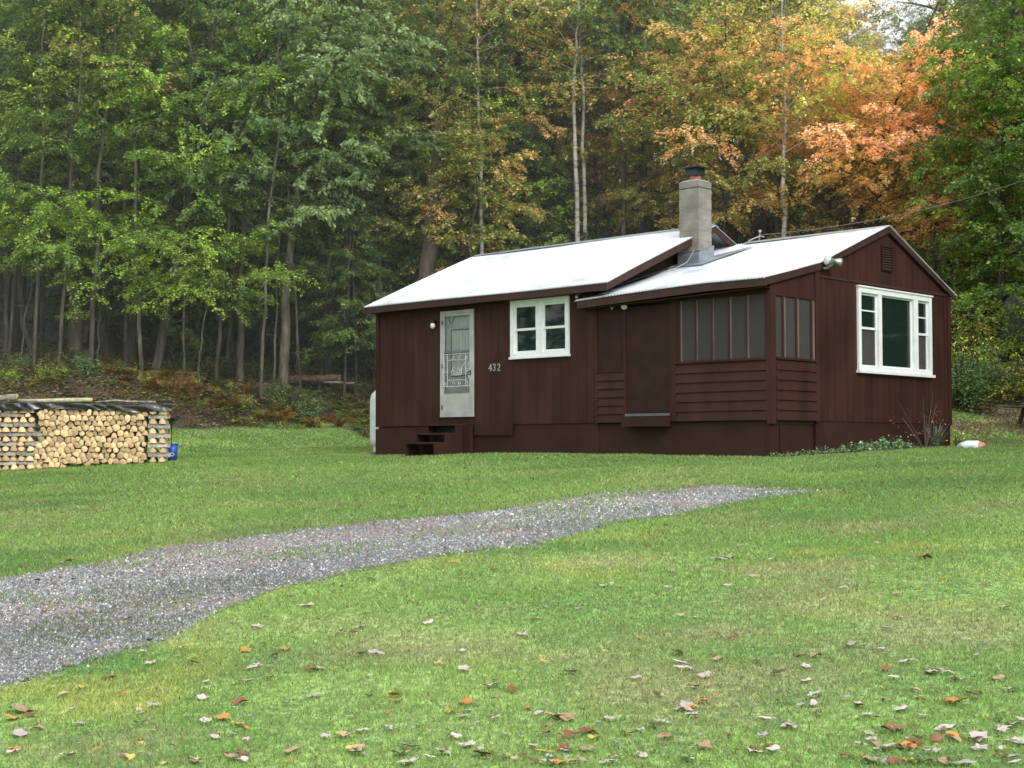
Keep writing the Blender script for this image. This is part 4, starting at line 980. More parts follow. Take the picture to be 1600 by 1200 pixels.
# ------------------------------------------------------------------ vegetation
GRN = (.092, .136, .031); DGR = (.066, .098, .028); YGR = (.19, .24, .038); OLV = (.19, .19, .05); ORG = (.46, .285, .13); YOR = (.43, .33, .12); SAL = (.58, .35, .23); HEM = (.050, .080, .034); OAK = (.135, .185, .082); RUS = (.25, .10, .04); BLU = (.055, .095, .045)
def pal(*a): return [(np.array(c), w) for c, w in a]
def spray_leaves(br, rs, ltw, leafL, leafW, palette, twigs=10, twlen=.42, droop=.15, flat=.5, jit=.07, hang=.25, start=.22, tipc=None):
    """br: list of (base, dir, length, lift). returns V, Q, C of leaf quads laid along flat twigs"""
    Vs, Cs = [], []
    cols = np.array([c for c, w in palette])*2.5; ws = np.array([w for c, w in palette]); ws = ws/ws.sum()
    for B, D, L, lift in br:
        B = np.array(B); D = np.array(D); H = np.array([D[0], D[1], 0]); H = H/(np.linalg.norm(H)+1e-6); S = np.array([-H[1], H[0], 0])
        bc = cols[rs.choice(len(cols), p=ws)]
        k = max(4, int(twigs*L/2.2)); t = start+(1-start)*(np.arange(k)+rs.random(k))/k; side = np.where(np.arange(k) % 2 == 0, 1, -1)
        P = B+D*L*t[:, None]+np.array([0, 0, 1])*(lift*L*t-droop*L*t*t)[:, None]
        tl = L*twlen*(1.05-.55*t)*(.6+.8*rs.random(k)); ang = (.6+.7*rs.random(k))*side
        T = H*np.cos(ang)[:, None]+S*np.sin(ang)[:, None]+np.array([0, 0, 1])*((rs.random(k)-.55)*.95)[:, None]
        n = np.maximum(3, (ltw*tl).astype(int)); tot = int(n.sum()); idx = np.repeat(np.arange(k), n)
        q = rs.random(tot)**.8
        c = P[idx]+T[idx]*(tl[idx]*q)[:, None]+(rs.random((tot, 3))-.5)*np.array([jit*2.2, jit*2.2, jit*2.4])
        c[:, 2] -= (q**2)*tl[idx]*.22
        ax = T[idx]*.7+(rs.random((tot, 3))-.5)*1.5; ax[:, 2] = ax[:, 2]*.5-hang; ax /= np.linalg.norm(ax, axis=1)[:, None]
        nr = np.array([0, 0, 1.])+(rs.random((tot, 3))-.5)*2*flat; sd = np.cross(ax, nr); sd /= np.linalg.norm(sd, axis=1)[:, None]+1e-6
        up = np.cross(sd, ax); l = leafL*(.6+.7*rs.random(tot))[:, None]; w = leafW*(.6+.7*rs.random(tot))[:, None]*.5
        v = np.empty((tot, 4, 3)); v[:, 0] = c; v[:, 1] = c+ax*l*.45+sd*w+up*w*.25; v[:, 2] = c+ax*l; v[:, 3] = c+ax*l*.45-sd*w+up*w*.25
        mixc = cols[rs.choice(len(cols), tot, p=ws)]; m = (rs.random(tot) < .42)[:, None]
        col = np.where(m, mixc, bc)*(.65+.7*rs.random((tot, 1)))
        Vs.append(v.reshape(-1, 3)); Cs.append(np.repeat(col[:, None], 4, 1).reshape(-1, 3))
    V = np.concatenate(Vs); return V, np.arange(len(V)).reshape(-1, 4), np.concatenate(Cs)
def interp_path(path, t):
    n = len(path)-1; x = t*n; i = min(int(x), n-1); return path[i].lerp(path[i+1], x-i)
def tree_mesh(seed, path, r0, cb, ct, rad, nb, palette, leafL=.125, leafW=.095, ltw=54, bark='bark', lmat='leaf', conic=False, lift=.25, droop=.2, twigs=10, extra=(), dead=0, topr=.12, **kw):
    """path: local Vectors base..top; cb, ct crown start/end as a fraction of the path; rad crown radius"""
    rs = np.random.default_rng(seed); rr = random.Random(seed); mb = MB()
    pts = [interp_path(path, i/16) for i in range(17)]
    wob = [Vector((rr.uniform(-1, 1), rr.uniform(-1, 1), 0))*max(r0*.25, .04)*(1 if 0 < i else 0) for i in range(17)]
    rads = [r0*(1-(1-topr)*(i/16)**.9)*(1.35 if i == 0 else 1) for i in range(17)]
    mb.tube([p+w for p, w in zip(pts, wob)], rads, 9, 0, True, .14)
    for p0, e, r in extra: mb.tube([p0, p0.lerp(e, .5)+Vector((.05, 0, .1)), e], [r, r*.75, r*.4], 7, 0, True, .1)
    br = []
    for i in range(nb):
        f = (i+rr.random())/nb; t = cb+(ct-cb)*f; B = interp_path(path, t); az = i*2.399+rr.uniform(-.5, .5)
        if conic: L = rad*(1-f)**.75*rr.uniform(.75, 1.1)+.25
        else: L = rad*(math.sin(math.pi*min(1, .18+.80*f))**.6)*rr.uniform(.5, 1.15)+.3
        D = Vector((math.cos(az), math.sin(az), rr.uniform(-.1, .1)+(.75*f+rr.uniform(-.15, .3) if not conic else .05))).normalized(); lf = lift*rr.uniform(.4, 1.3)
        br.append((tuple(B), tuple(D), L, lf)); tr = max(.008, rads[min(16, int(t*16))]*.38)
        q = [B+D*L*s+Vector((0, 0, lf*L*s-droop*L*s*s)) for s in (0, .3, .6, .95)]
        mb.tube(q, [tr, tr*.7, tr*.45, .006], 4, 0, False)
    for i in range(dead):
        t = rr.uniform(.06, cb+.1); B = interp_path(path, t); az = rr.uniform(0, 6.28); L = rr.uniform(.4, 1.5); D = Vector((math.cos(az), math.sin(az), rr.uniform(-.3, .2)))
        mb.tube([B, B+D*L*.5+Vector((0, 0, -.04)), B+D*L+Vector((0, 0, rr.uniform(-.25, .1)))], [.016, .01, .004], 4, 0, False)
    V, Q, C = spray_leaves(br, rs, ltw*1.55, leafL*.80, leafW*.80, palette, twigs=twigs, droop=droop, **kw)
    return mb.mesh('trunk', [M[bark]], True), np_mesh('crown', V, Q, M[lmat], C)
def place_tree(name, meshes, loc, label, group=None, rz=0, s=1., cat='tree'):
    t = empty(name, loc, rz); t.scale = (s, s, s*1.0); tag(t, label, cat, group)
    link('trunk', meshes[0], t); link('crown', meshes[1], t); return t
def straight(h, lean=(0, 0), bend=.2, seed=0):
    rr = random.Random(seed); return [Vector((lean[0]*i/6+rr.uniform(-bend, bend)*(i/6), lean[1]*i/6+rr.uniform(-bend, bend)*(i/6), h*i/6-.15*(i == 0))) for i in range(7)]
PG = pal((GRN, .5), (DGR, .35), (YGR, .1), (BLU, .15)); PGB = pal((GRN, .55), (YGR, .25), (OAK, .25)); PYG = pal((YGR, .6), (GRN, .4)); POR = pal((ORG, .32), (YOR, .2), (SAL, .12), (OLV, .25), (GRN, .15)); POL = pal((OLV, .40), (YOR, .13), (GRN, .45), (ORG, .08))
PSAL = pal((SAL, .42), (ORG, .35), (YOR, .1), (OLV, .25)); PHE = pal((HEM, .8), (DGR, .25)); POK = pal((OAK, .7), (GRN, .3), (YGR, .06)); PMX = pal((GRN, .5), (OLV, .3), (YOR, .15), (ORG, .05))
HK = dict(bark='barkd', lmat='needle', conic=True, lift=.12, droop=.30, leafL=.15, leafW=.055, ltw=95, twigs=18, twlen=.34, flat=.35, jit=.05, hang=.25, start=.1)
P = {}
for i in range(3): P['hem', i] = tree_mesh(100+i, straight(13+i, seed=i), .16, .04, 1, 2.7, 78, PHE, **HK)
P['hemup', 0] = tree_mesh(110, straight(19, seed=5), .22, .34, 1, 3.0, 74, PHE, dead=26, **HK)
P['hemup', 1] = tree_mesh(111, straight(20, seed=6), .19, .42, 1, 3.2, 70, PHE, dead=30, **HK)
for i in range(3): P['green', i] = tree_mesh(120+i, straight(15, (rr_ := (.5, -.6, .2)[i], .3), seed=10+i), .13, .22, 1, 3.0, 48, PG, dead=6)
for i in range(2): P['tall', i] = tree_mesh(130+i, straight(19, seed=20+i), .17, .45, 1, 3.4, 46, (PG, PMX)[i], leafL=.13, leafW=.09, ltw=50, dead=10)
for i in range(2): P['olive', i] = tree_mesh(140+i, straight(14, seed=30+i), .10, .2, 1, 2.8, 46, POL, ltw=50)
for i in range(2): P['orange', i] = tree_mesh(150+i, straight(12.5, seed=40+i), .09, .2, 1, 2.7, 44, POR, ltw=50)
for i in range(2): P['mid', i] = tree_mesh(170+i, straight(9.5, seed=60+i), .08, .36, 1, 2.7, 40, (PYG if i else pal((GRN, .6), (YGR, .25), (DGR, .15))), ltw=56)
P['yg', 0] = tree_mesh(160, straight(10, seed=50), .07, .2, 1, 2.5, 40, PYG, ltw=50)
LBL = {'hem': ('dark feathery hemlock tree growing in the shaded woods', 'dark hemlocks in the woods', 'hemlock_tree'), 'hemup': ('tall hemlock with a bare dead-twigged trunk deep in the woods', 'tall bare trunked hemlocks', 'hemlock_tree'),
       'green': ('green leafed maple tree growing on the wooded hillside', 'green maples on the hillside', 'maple_tree'), 'tall': ('tall slender forest tree with a high green crown on the hillside', 'tall slender forest trees', 'forest_tree'),
       'olive': ('olive and yellow turning beech tree on the wooded hillside', 'turning beeches on the hillside', 'beech_tree'), 'orange': ('orange leafed autumn maple on the wooded hillside', 'orange maples on the hillside', 'maple_tree'), 'mid': ('young understory tree with light green layered leaves in the woods', 'young light green understory trees', 'understory_tree'), 'yg': ('slender sapling with yellow green leaves in the woods', 'yellow green saplings in the woods', 'sapling_tree')}
def bgt(kind, x, Y, s=1., dz=0):
    ks = [k for k in P if k[0] == kind]; g = gp(x, Y); g.z += dz-.1; lb = LBL[kind]
    return place_tree(lb[2], P[random.choice(ks)], g, lb[0], lb[1], random.uniform(0, 6.28), s*random.uniform(.85, 1.12))
rnd = random.Random(11)
for Y, step in ((48.5, 125), (52, 120), (56, 115), (61, 110), (67, 105), (75, 100), (84, 95), (95, 95), (110, 95)):
    x = -120+rnd.uniform(0, 60)
    while x < 1720:
        far = Y > 60
        gap = 1330 < x < 1500
        if x < 560:
            kd = rnd.choices(['hem', 'hemup', 'green', 'tall'], [.30, .38, .12, .20] if Y < 60 else [.42, .12, .22, .24])[0]
        elif x < 1040:
            kd = rnd.choices(['hem', 'olive', 'orange', 'green', 'tall'], [.38, .24, .08, .15, .15] if Y < 60 else [.22, .36, .14, .15, .13])[0]
        elif x < 1480:
            kd = rnd.choices(['hem', 'olive', 'orange', 'green'], [.15, .42, .23, .20])[0]
        else:
            kd = rnd.choices(['hem', 'olive', 'green', 'tall'], [.25, .2, .4, .15])[0]
        s = 1.
        if Y > 60: s = 1.15
        if 1270 < x < 1530: s = max(.2, (.297*Y-gp(x, Y).z)/15.5); kd = rnd.choice(('olive', 'green', 'orange'))
        bgt(kd, x, Y+rnd.uniform(-2, 2), s)
        x += step*rnd.uniform(.75, 1.25)
rnd = random.Random(23)
x = -40
while x < 640:      # edge row, left: high crowns above a dark trunk zone
    bgt(rnd.choice(('tall', 'green', 'mid', 'mid')), x, rnd.uniform(45.5, 48), rnd.uniform(.85, 1.05)); x += rnd.uniform(38, 60)
x = 620
while x < 1060:
    bgt(rnd.choice(('olive', 'olive', 'orange', 'green', 'mid')), x, rnd.uniform(46, 49.5), rnd.uniform(.8, 1.0)); x += rnd.uniform(45, 75)
x = 1050
while x < 1250:
    bgt(rnd.choice(('olive', 'olive', 'orange', 'green')), x, rnd.uniform(44.5, 48), rnd.uniform(.7, .9)); x += rnd.uniform(50, 80)
for x, Y, s, k in ((1300, 45.5, .45, 'orange'), (1350, 45, .42, 'olive'), (1395, 46, .40, 'orange'), (1440, 45, .42, 'olive'), (1490, 44, .5, 'green')): bgt(k, x, Y, s)
x = 1600
while x < 1760:
    bgt(rnd.choice(('green', 'green', 'olive')), x, rnd.uniform(41, 46), rnd.uniform(.8, 1.0)); x += rnd.uniform(55, 80)
# woods beyond both sides of the yard (seen reflected in the windows)
for sd in (-1, 1):
    for i in range(20):
        Yb = 8+i*2.1; Xb = sd*(.36*Yb+7+rnd.uniform(0, 6)); k_ = rnd.choice([k for k in P if k[0] in ('green', 'hem', 'hem', 'yg')]) if i % 3 == 0 else ('hem', i % 3)
        place_tree(LBL[k_[0]][2], P[k_], (Xb, Yb, gz(Xb, Yb)-.1), 'full leafed tree standing at the side of the yard', 'trees at the sides of the yard', rnd.uniform(0, 6), rnd.uniform(.8, 1.1))
for i in range(14):
    Yb = 20+i*1.9; Xb = .36*Yb+10+rnd.uniform(0, 8)
    place_tree(LBL['hem'][2], P['hem', i % 3], (Xb, Yb, gz(Xb, Yb)-.1), 'full leafed tree standing at the side of the yard', 'trees at the sides of the yard', rnd.uniform(0, 6), rnd.uniform(1.2, 1.5))
def hero(name, pxs, Y, r0, cb, rad, nb, palette, label, seed, ct=1., depth=None, **kw):
    """trunk drawn through real positions: pxs photo pixels converted to metres at distance Y"""
    pts = [at(x, y, Y+(depth[i] if depth else 0)) for i, (x, y) in enumerate(pxs)]
    base = pts[0].copy(); g = gz(base.x, base.y); base.z = g; loc = [p-base for p in pts]; loc[0].z = -.15
    m = tree_mesh(seed, loc, r0, cb, ct, rad, nb, palette, **kw)
    return place_tree(name, m, base, label)
# left edge of the woods
hero('curved_tree', [(64, 578), (38, 520), (30, 440), (26, 330), (24, 200), (18, 60), (10, -140)], 46, .13, .42, 2.4, 34, PG, 'slim tree with a trunk hooked at its base, leftmost at the wood edge', 201)
hero('forked_tree', [(118, 614), (120, 500), (117, 380), (112, 240), (110, 120), (114, 0), (112, -160)], 44.5, .2, .33, 3.4, 52, pal((GRN, .6), (DGR, .2), (YGR, .2)), 'thick grey lichened trunk forking near its base behind the woodpile', 202, extra=[(Vector((.25, 0, .6)), Vector((.75, .1, 3.4)), .10)], topr=.3)
hero('leaning_tree', [(240, 612), (250, 540), (264, 460), (292, 330), (315, 200), (332, 90), (345, -120)], 44, .16, .3, 3.2, 46, pal((YGR, .35), (GRN, .5), (DGR, .2)), 'grey tree leaning right behind the right end of the woodpile', 203, topr=.3, dead=5)
hero('slim_tree', [(374, 606), (376, 520), (376, 430), (382, 300), (398, 150), (400, 0), (400, -160)], 44.8, .12, .32, 2.6, 40, PG, 'slim straight grey trunk left of the fallen thin log', 204, dead=6)
hero('oak_tree', [(442, 604), (444, 520), (449, 430), (462, 300), (476, 200), (500, 80), (520, -150)], 44.6, .16, .42, 4.0, 50, POK, 'pale grey oak with big drooping light green leaves left of the cabin', 205, leafL=.19, leafW=.11, ltw=36, hang=.5, flat=.8, topr=.35)
hero('dark_tree', [(172, 600), (172, 500), (170, 380), (168, 240), (166, 100), (165, 0), (165, -140)], 47, .16, .5, 2.8, 30, PHE, 'thick dark trunk standing between the forked tree and the leaning tree', 206, dead=14, **{k: v for k, v in HK.items() if k != 'conic'})
hero('dark_tree', [(262, 600), (268, 500), (290, 380), (300, 240), (320, 100), (325, 0), (330, -140)], 46.5, .08, .5, 2.6, 26, PG, 'thin dark trunk right behind the leaning grey tree', 207, dead=8)
hero('pale_tree', [(205, 600), (215, 420), (225, 260), (238, 130), (250, 20), (256, -60), (262, -160)], 50, .17, .55, 3.0, 34, PG, 'pale grey trunk slanting up between the forked and leaning trees', 208, topr=.4)
# pale sapling sprays hanging in front at mid height
hero('young_beech', [(150, 604), (152, 560), (155, 510), (160, 460), (165, 420), (168, 380), (170, 340)], 43.2, .035, .35, 2.5, 18, PYG, 'young beech with bright yellow green layers above the woodpile middle', 209, ltw=42, leafL=.10)
hero('young_beech', [(310, 606), (312, 570), (316, 530), (322, 490), (326, 460), (330, 430), (334, 400)], 43.0, .035, .5, 2.6, 18, PYG, 'young beech with bright yellow green layers right of the leaning tree', 210, ltw=46, leafL=.10)
hero('young_beech', [(30, 590), (34, 540), (40, 490), (50, 440), (60, 390), (70, 360), (80, 320)], 44, .04, .55, 2.8, 20, PYG, 'young beech with yellow green sprays at the left edge of the woods', 211, ltw=42, leafL=.10)
hero('young_hemlock', [(556, 580), (556, 540), (555, 500), (554, 450), (552, 400), (550, 350), (549, 305)], 44.5, .05, .12, 1.5, 46, pal((DGR, .5), (HEM, .35), (GRN, .35)), 'young hemlock with pale thin stem just left of the cabin roof', 212, **HK)
hero('young_hemlock', [(515, 575), (516, 520), (518, 450), (520, 380), (520, 310), (520, 250), (521, 190)], 47, .08, .15, 2.3, 52, PHE, 'taller dark hemlock behind the young hemlock left of the cabin', 213, **HK)
hero('shaded_sapling', [(300, 606), (303, 570), (306, 530), (310, 490), (312, 460), (316, 420), (318, 380)], 45.5, .03, .2, 1.6, 22, pal((DGR, .7), (BLU, .4)), 'dark green sapling with small leaves between leaning and slim trees', 214)
rnd = random.Random(77)
for i, x in enumerate((12, 52, 90, 140, 196, 222, 286, 338, 352, 408, 425, 470, 498, 536)):      # slim poles along the wood edge
    Y = rnd.uniform(42.8, 46); r = rnd.uniform(.035, .075); g = gp(x, Y); h = rnd.uniform(11, 14)
    m = tree_mesh(600+i, straight(h, (rnd.uniform(-.9, .9), 0), .22, 600+i), r, .50, 1, 1.9, 20, (PG, PYG, PMX)[i % 3], ltw=30, dead=5, topr=.4)
    place_tree('slender_tree', m, g, 'slender grey pole-like tree with a high thin crown at the wood edge', 'slender trees along the wood edge')
# centre
hero('pine_tree', [(664, 470), (668, 420), (673, 350), (678, 270), (684, 190), (688, 80), (692, -150)], 44.5, .27, .55, 3.2, 34, POL, 'thick reddish brown pine trunk rising behind the left roof', 215, bark='barkp', topr=.45, dead=10)
hero('birch_tree', [(903, 400), (903, 330), (899, 250), (896, 170), (899, 90), (903, 20), (906, -120)], 44.8, .085, .55, 2.2, 26, POL, 'left of the two slim white birches above the left roof ridge', 216, bark='barkw', topr=.35, ltw=36)
hero('birch_tree', [(915, 400), (915, 330), (911, 250), (912, 170), (908, 100), (905, 30), (900, -120)], 45.2, .075, .6, 2.2, 22, POL, 'right of the two slim white birches above the left roof ridge', 217, bark='barkw', topr=.35, ltw=36)
hero('birch_tree', [(756, 420), (754, 340), (752, 260), (749, 190), (748, 120), (746, 40), (744, -120)], 44.6, .07, .6, 2.4, 24, POL, 'solitary thin pale birch trunk between the pine and the birch pair', 218, bark='barkw', topr=.35, ltw=36)
hero('grey_tree', [(975, 400), (976, 320), (974, 230), (973, 150), (975, 70), (975, 0), (975, -120)], 45.4, .09, .6, 2.6, 26, pal((OAK, .5), (GRN, .4), (OLV, .2)), 'thin grey trunk just right of the birch pair', 219, topr=.4, leafL=.15)
hero('dark_tree', [(1005, 400), (1004, 320), (1002, 230), (1001, 150), (1003, 70), (1004, 0), (1004, -120)], 46, .10, .5, 2.8, 30, pal((OAK, .6), (GRN, .4)), 'dark trunk with light green leaves left of the chimney', 220, bark='barkd', topr=.4, leafL=.15)
hero('autumn_maple', [(815, 400), (815, 330), (818, 260), (812, 190), (808, 110), (805, 40), (803, -80)], 49, .12, .3, 3.6, 50, pal((OLV, .4), (YOR, .35), (ORG, .25), (GRN, .15)), 'large golden and orange maple behind the left roof', 221, bark='barkd', topr=.3, ltw=50)
hero('autumn_maple', [(735, 430), (736, 400), (738, 360), (742, 330), (744, 300), (746, 270), (748, 250)], 44, .04, .1, 2.4, 26, pal((GRN, .4), (OLV, .3), (YOR, .25), (ORG, .1)), 'small maple with green and yellow leaves just above the left roof ridge', 222)
hero('oak_tree', [(590, 560), (592, 470), (590, 380), (585, 280), (580, 180), (570, 90), (560, -100)], 46, .12, .5, 4.2, 44, POK, 'oak with light green drooping leaves over the left end of the roof', 223, leafL=.18, leafW=.10, ltw=36, hang=.5, flat=.8, topr=.3)
# right
hero('birch_tree', [(1221, 400), (1226, 340), (1222, 280), (1226, 225), (1228, 170), (1221, 110), (1222, -40)], 42, .075, .45, 3.0, 36, pal((OLV, .5), (YOR, .3), (YGR, .2)), 'slender white birch rising behind the right roof', 224, bark='barkw', topr=.3, ltw=26, lift=.6)
hero('autumn_maple', [(1128, 400), (1130, 350), (1135, 290), (1140, 230), (1138, 170), (1135, 110), (1130, 30)], 43, .08, .12, 3.3, 46, pal((YOR, .2), (ORG, .3), (OLV, .35), (GRN, .35)), 'golden orange maple just behind the chimney', 225, bark='barkd', topr=.25, ltw=50)
hero('autumn_maple', [(1366, 400), (1370, 345), (1376, 280), (1386, 220), (1400, 160), (1408, 140), (1412, 100)], 42, .07, .12, 3.1, 46, PSAL, 'salmon orange maple with thin dark stem above the right roof ridge', 226, bark='barkd', topr=.25, ltw=50)
hero('autumn_maple', [(1460, 430), (1462, 380), (1466, 330), (1464, 270), (1462, 220), (1470, 160), (1476, 90)], 41, .07, .1, 2.5, 34, pal((SAL, .3), (ORG, .4), (YOR, .3), (GRN, .15)), 'orange maple with low drooping branches by the rear corner of the cabin', 227, topr=.25, ltw=50)
hero('autumn_maple', [(1290, 400), (1291, 350), (1294, 300), (1300, 250), (1306, 210), (1308, 170), (1310, 120)], 45, .06, .1, 2.6, 36, pal((GRN, .35), (OLV, .3), (YOR, .25), (ORG, .2)), 'mixed green and gold maple between the birch and the salmon maple', 228, topr=.25)
hero('pine_tree', [(1455, 430), (1458, 360), (1462, 260), (1466, 160), (1472, 60), (1478, -40), (1482, -200)], 50, .21, .72, 3.0, 22, pal((BLU, .8), (HEM, .4)), 'tall dark pine trunk standing against the bright sky gap at upper right', 229, bark='barkd', topr=.55, dead=8, lmat='needle', leafL=.16, leafW=.03, ltw=36)
hero('leaning_tree', [(1340, 420), (1350, 330), (1370, 240), (1395, 170), (1420, 110), (1448, 50), (1480, -30)], 47, .06, .7, 1.6, 12, POL, 'thin dark trunk leaning right across the sky gap', 230, bark='barkd', topr=.5)
hero('green_maple', [(1560, 520), (1562, 430), (1566, 340), (1570, 240), (1574, 150), (1580, 60), (1590, -100)], 38.5, .10, .14, 2.4, 62, PGB, 'bright green maple filling the right edge above the felled trunk', 231, ltw=58, topr=.25)
hero('green_maple', [(1650, 560), (1650, 460), (1648, 340), (1640, 220), (1632, 120), (1630, 20), (1630, -100)], 37, .10, .12, 3.2, 58, pal((GRN, .6), (DGR, .3), (YGR, .15)), 'dense green maple at the far right edge of the slope', 232, ltw=58, topr=.25)
hero('green_maple', [(1510, 470), (1512, 440), (1516, 400), (1520, 360), (1524, 320), (1528, 290), (1530, 250)], 41, .04, .1, 2.0, 26, pal((GRN, .5), (YGR, .3), (YOR, .15)), 'small green maple with a few gold leaves right of the gable', 233)

# undergrowth: shrubs, ferns, dry grass clumps
def bush_mesh(seed, h, r, nb, palette, leafL=.07, leafW=.045, ltw=60, stem='barkd', **kw):
    rs = np.random.default_rng(seed); rr = random.Random(seed); mb = MB(); br = []
    for i in range(nb):
        az = rr.uniform(0, 6.28); out = rr.uniform(.1, 1)*r/h; D = Vector((math.cos(az)*out, math.sin(az)*out, 1)).normalized(); L = h*rr.uniform(.55, 1.1)
        br.append(((rr.uniform(-.1, .1), rr.uniform(-.1, .1), 0), tuple(D), L, 0)); mb.tube([Vector((0, 0, -.05)), D*L*.5, D*L], [.01, .007, .003], 4, 0, False)
    V, Q, C = spray_leaves(br, rs, ltw, leafL, leafW, palette, twigs=14, twlen=.4, droop=.15, flat=.8, jit=.06, start=.15, **kw)
    return mb.mesh('stem', [M[stem]]), np_mesh('foliage', V, Q, M['bush'], C)
def fern_mesh(seed, h, palette, n=26):
    rs = np.random.default_rng(seed); rr = random.Random(seed); V = []; Q = []; C = []; cols = [c for c, w in palette]
    for i in range(n):
        az = rr.uniform(0, 6.28); L = h*rr.uniform(.7, 1.3); a = rr.uniform(.35, .9); c0 = cols[rr.randrange(len(cols))]*rr.uniform(.7, 1.3); H = Vector((math.cos(az), math.sin(az), 0)); S = Vector((-H.y, H.x, 0))
        for k in range(12):
            t = k/12; p = H*(L*t*a)+Vector((0, 0, L*(t*1.15-t*t*.75))); w = .16*L*(1-t)**.7*(.35+t)+.01
            for s in (-1, 1):
                b = len(V); d = S*s*w+H*w*.35; V += [tuple(p), tuple(p+d*.5+H*.022+Vector((0, 0, .01))), tuple(p+d+Vector((0, 0, -.02))), tuple(p+d*.5-H*.012)]; Q.append((b, b+1, b+2, b+3)); C += [tuple(c0)]*4
    return np_mesh('fern', np.array(V), np.array(Q), M['bush'], np.array(C))
def clump_mesh(seed, h, r, palette, n=420):
    rs = np.random.default_rng(seed); cols = np.array([c for c, w in palette]); a = rs.random(n)*6.28; q = np.sqrt(rs.random(n))*r; X = np.cos(a)*q; Y = np.sin(a)*q; hh = h*(.3+.9*rs.random(n)); b = rs.random(n)*6.28; w = .005
    V = np.empty((n, 4, 3)); V[:, 0] = np.stack([X-w, Y, 0*X-.03], -1); V[:, 1] = np.stack([X+w, Y+w*.4, 0*X-.03], -1); mx = X*1.25+np.cos(b)*hh*.12; my = Y*1.25+np.sin(b)*hh*.12
    V[:, 2] = np.stack([mx+w*.7, my, hh*.65], -1); V[:, 3] = np.stack([X*1.5+np.cos(b)*hh*.4, Y*1.5+np.sin(b)*hh*.4, hh], -1)
    c = cols[rs.integers(0, len(cols), n)]*(.6+.8*rs.random((n, 1)))
    return np_mesh('grass_clump', V.reshape(-1, 3), np.arange(4*n).reshape(-1, 4), M['bush'], np.repeat(c[:, None], 4, 1).reshape(-1, 3))
B = {}
B['dark'] = [bush_mesh(301+i, .9, .8, 22, pal((DGR, .6), (BLU, .4), (GRN, .2))) for i in range(2)]
B['green'] = [bush_mesh(311+i, .8, .7, 20, pal((GRN, .6), (YGR, .25))) for i in range(2)]
B['gold'] = [bush_mesh(321+i, .9, .8, 16, pal((YGR, .25), (YOR, .12), (OLV, .3), (GRN, .3)), ltw=56) for i in range(2)]
BL = {'dark': ('dark green leafy shrub growing low at the wood edge', 'dark shrubs at the wood edge'), 'green': ('fresh green leafy shrub growing low at the wood edge', 'green shrubs at the wood edge'), 'gold': ('yellow green and gold shrub growing on the bank', 'gold tinged shrubs on the bank')}
def bush(kind, x, Y, s=1., label=None, zs=1.):
    g = gp(x, Y); o = empty('shrub', (g.x, g.y, g.z-.03), random.uniform(0, 6.28)); o.scale = (s, s, s*zs); m = random.choice(B[kind])
    tag(o, label or BL[kind][0], 'shrub', None if label else BL[kind][1]); link('stem', m[0], o); link('foliage', m[1], o); return o
bush('dark', 455, 42.8, 1.15, 'large dark green shrub in front of the pale oak trunk'); bush('dark', 480, 42.4, .9, 'dark green shrub right of the large dark shrub by the oak'); bush('dark', 430, 43.5, .9); bush('dark', 498, 43.4, .6)
bush('green', 75, 41, .8, 'bright green shrub behind the left half of the woodpile'); bush('dark', 140, 41.3, .8, 'dark green shrub behind the middle of the woodpile'); bush('green', 95, 41.8, .6); bush('green', 15, 41, .6); bush('green', 545, 45.6, .7); bush('green', 572, 45.0, .8); bush('gold', 520, 45.4, .5)
for x, Y, k, s in ((330, 42.6, 'gold', .5), (350, 43.6, 'green', .5), (385, 42.5, 'gold', .6), (405, 43.6, 'dark', .6), (300, 43.0, 'gold', .5), (410, 42.0, 'green', .45), (350, 41.8, 'gold', .4), (315, 41.5, 'green', .35), (440, 41.6, 'gold', .4), (465, 41.2, 'green', .35), (385, 41.3, 'green', .3), (500, 41.6, 'gold', .35), (535, 42.5, 'dark', .4), (555, 40.5, 'dark', .35), (180, 42, 'dark', .6), (205, 43, 'green', .5), (225, 41.8, 'gold', .5), (30, 43, 'dark', .6), (120, 43.5, 'dark', .7), (280, 45, 'dark', .8), (345, 46, 'dark', .9), (400, 47, 'dark', .9), (490, 46.6, 'dark', .9), (530, 48, 'dark', .8), (60, 46, 'dark', .7)):
    bush(k, x, Y, s)
for x, Y, k, s in ((1500, 34.2, 'dark', 1.0), (1496, 33.6, 'dark', .8), (1512, 35.5, 'green', .8), (1535, 36.6, 'gold', .8), (1520, 37.8, 'gold', .9), (1550, 38.2, 'gold', .9), (1575, 37.2, 'green', .7), (1505, 38.8, 'gold', .9), (1530, 39.6, 'green', .9), (1590, 38.8, 'green', .9), (1515, 40.8, 'gold', 1.1), (1560, 40.4, 'green', 1.0), (1590, 35.6, 'gold', .6), (1560, 35.2, 'green', .6), (1530, 34.9, 'dark', .7), (1545, 34.4, 'green', .5), (1580, 34.3, 'gold', .5), (1610, 34.6, 'green', .8), (1598, 41.5, 'green', 1.1), (1540, 42.2, 'gold', 1.1), (1488, 36.5, 'gold', .9), (1480, 41, 'gold', 1.2), (1620, 37, 'green', 1), (1500, 43, 'green', 1.3)):
    bush(k, x, Y, s*1.5)
FR = [fern_mesh(401+i, .55, pal((np.array((.34, .15, .04)), 1), (np.array((.24, .11, .035)), 1), (np.array((.26, .20, .05)), 1))) for i in range(3)]
FG = [fern_mesh(411+i, .5, pal((np.array((.12, .17, .035)), 1), (np.array((.2, .2, .05)), 1))) for i in range(2)]
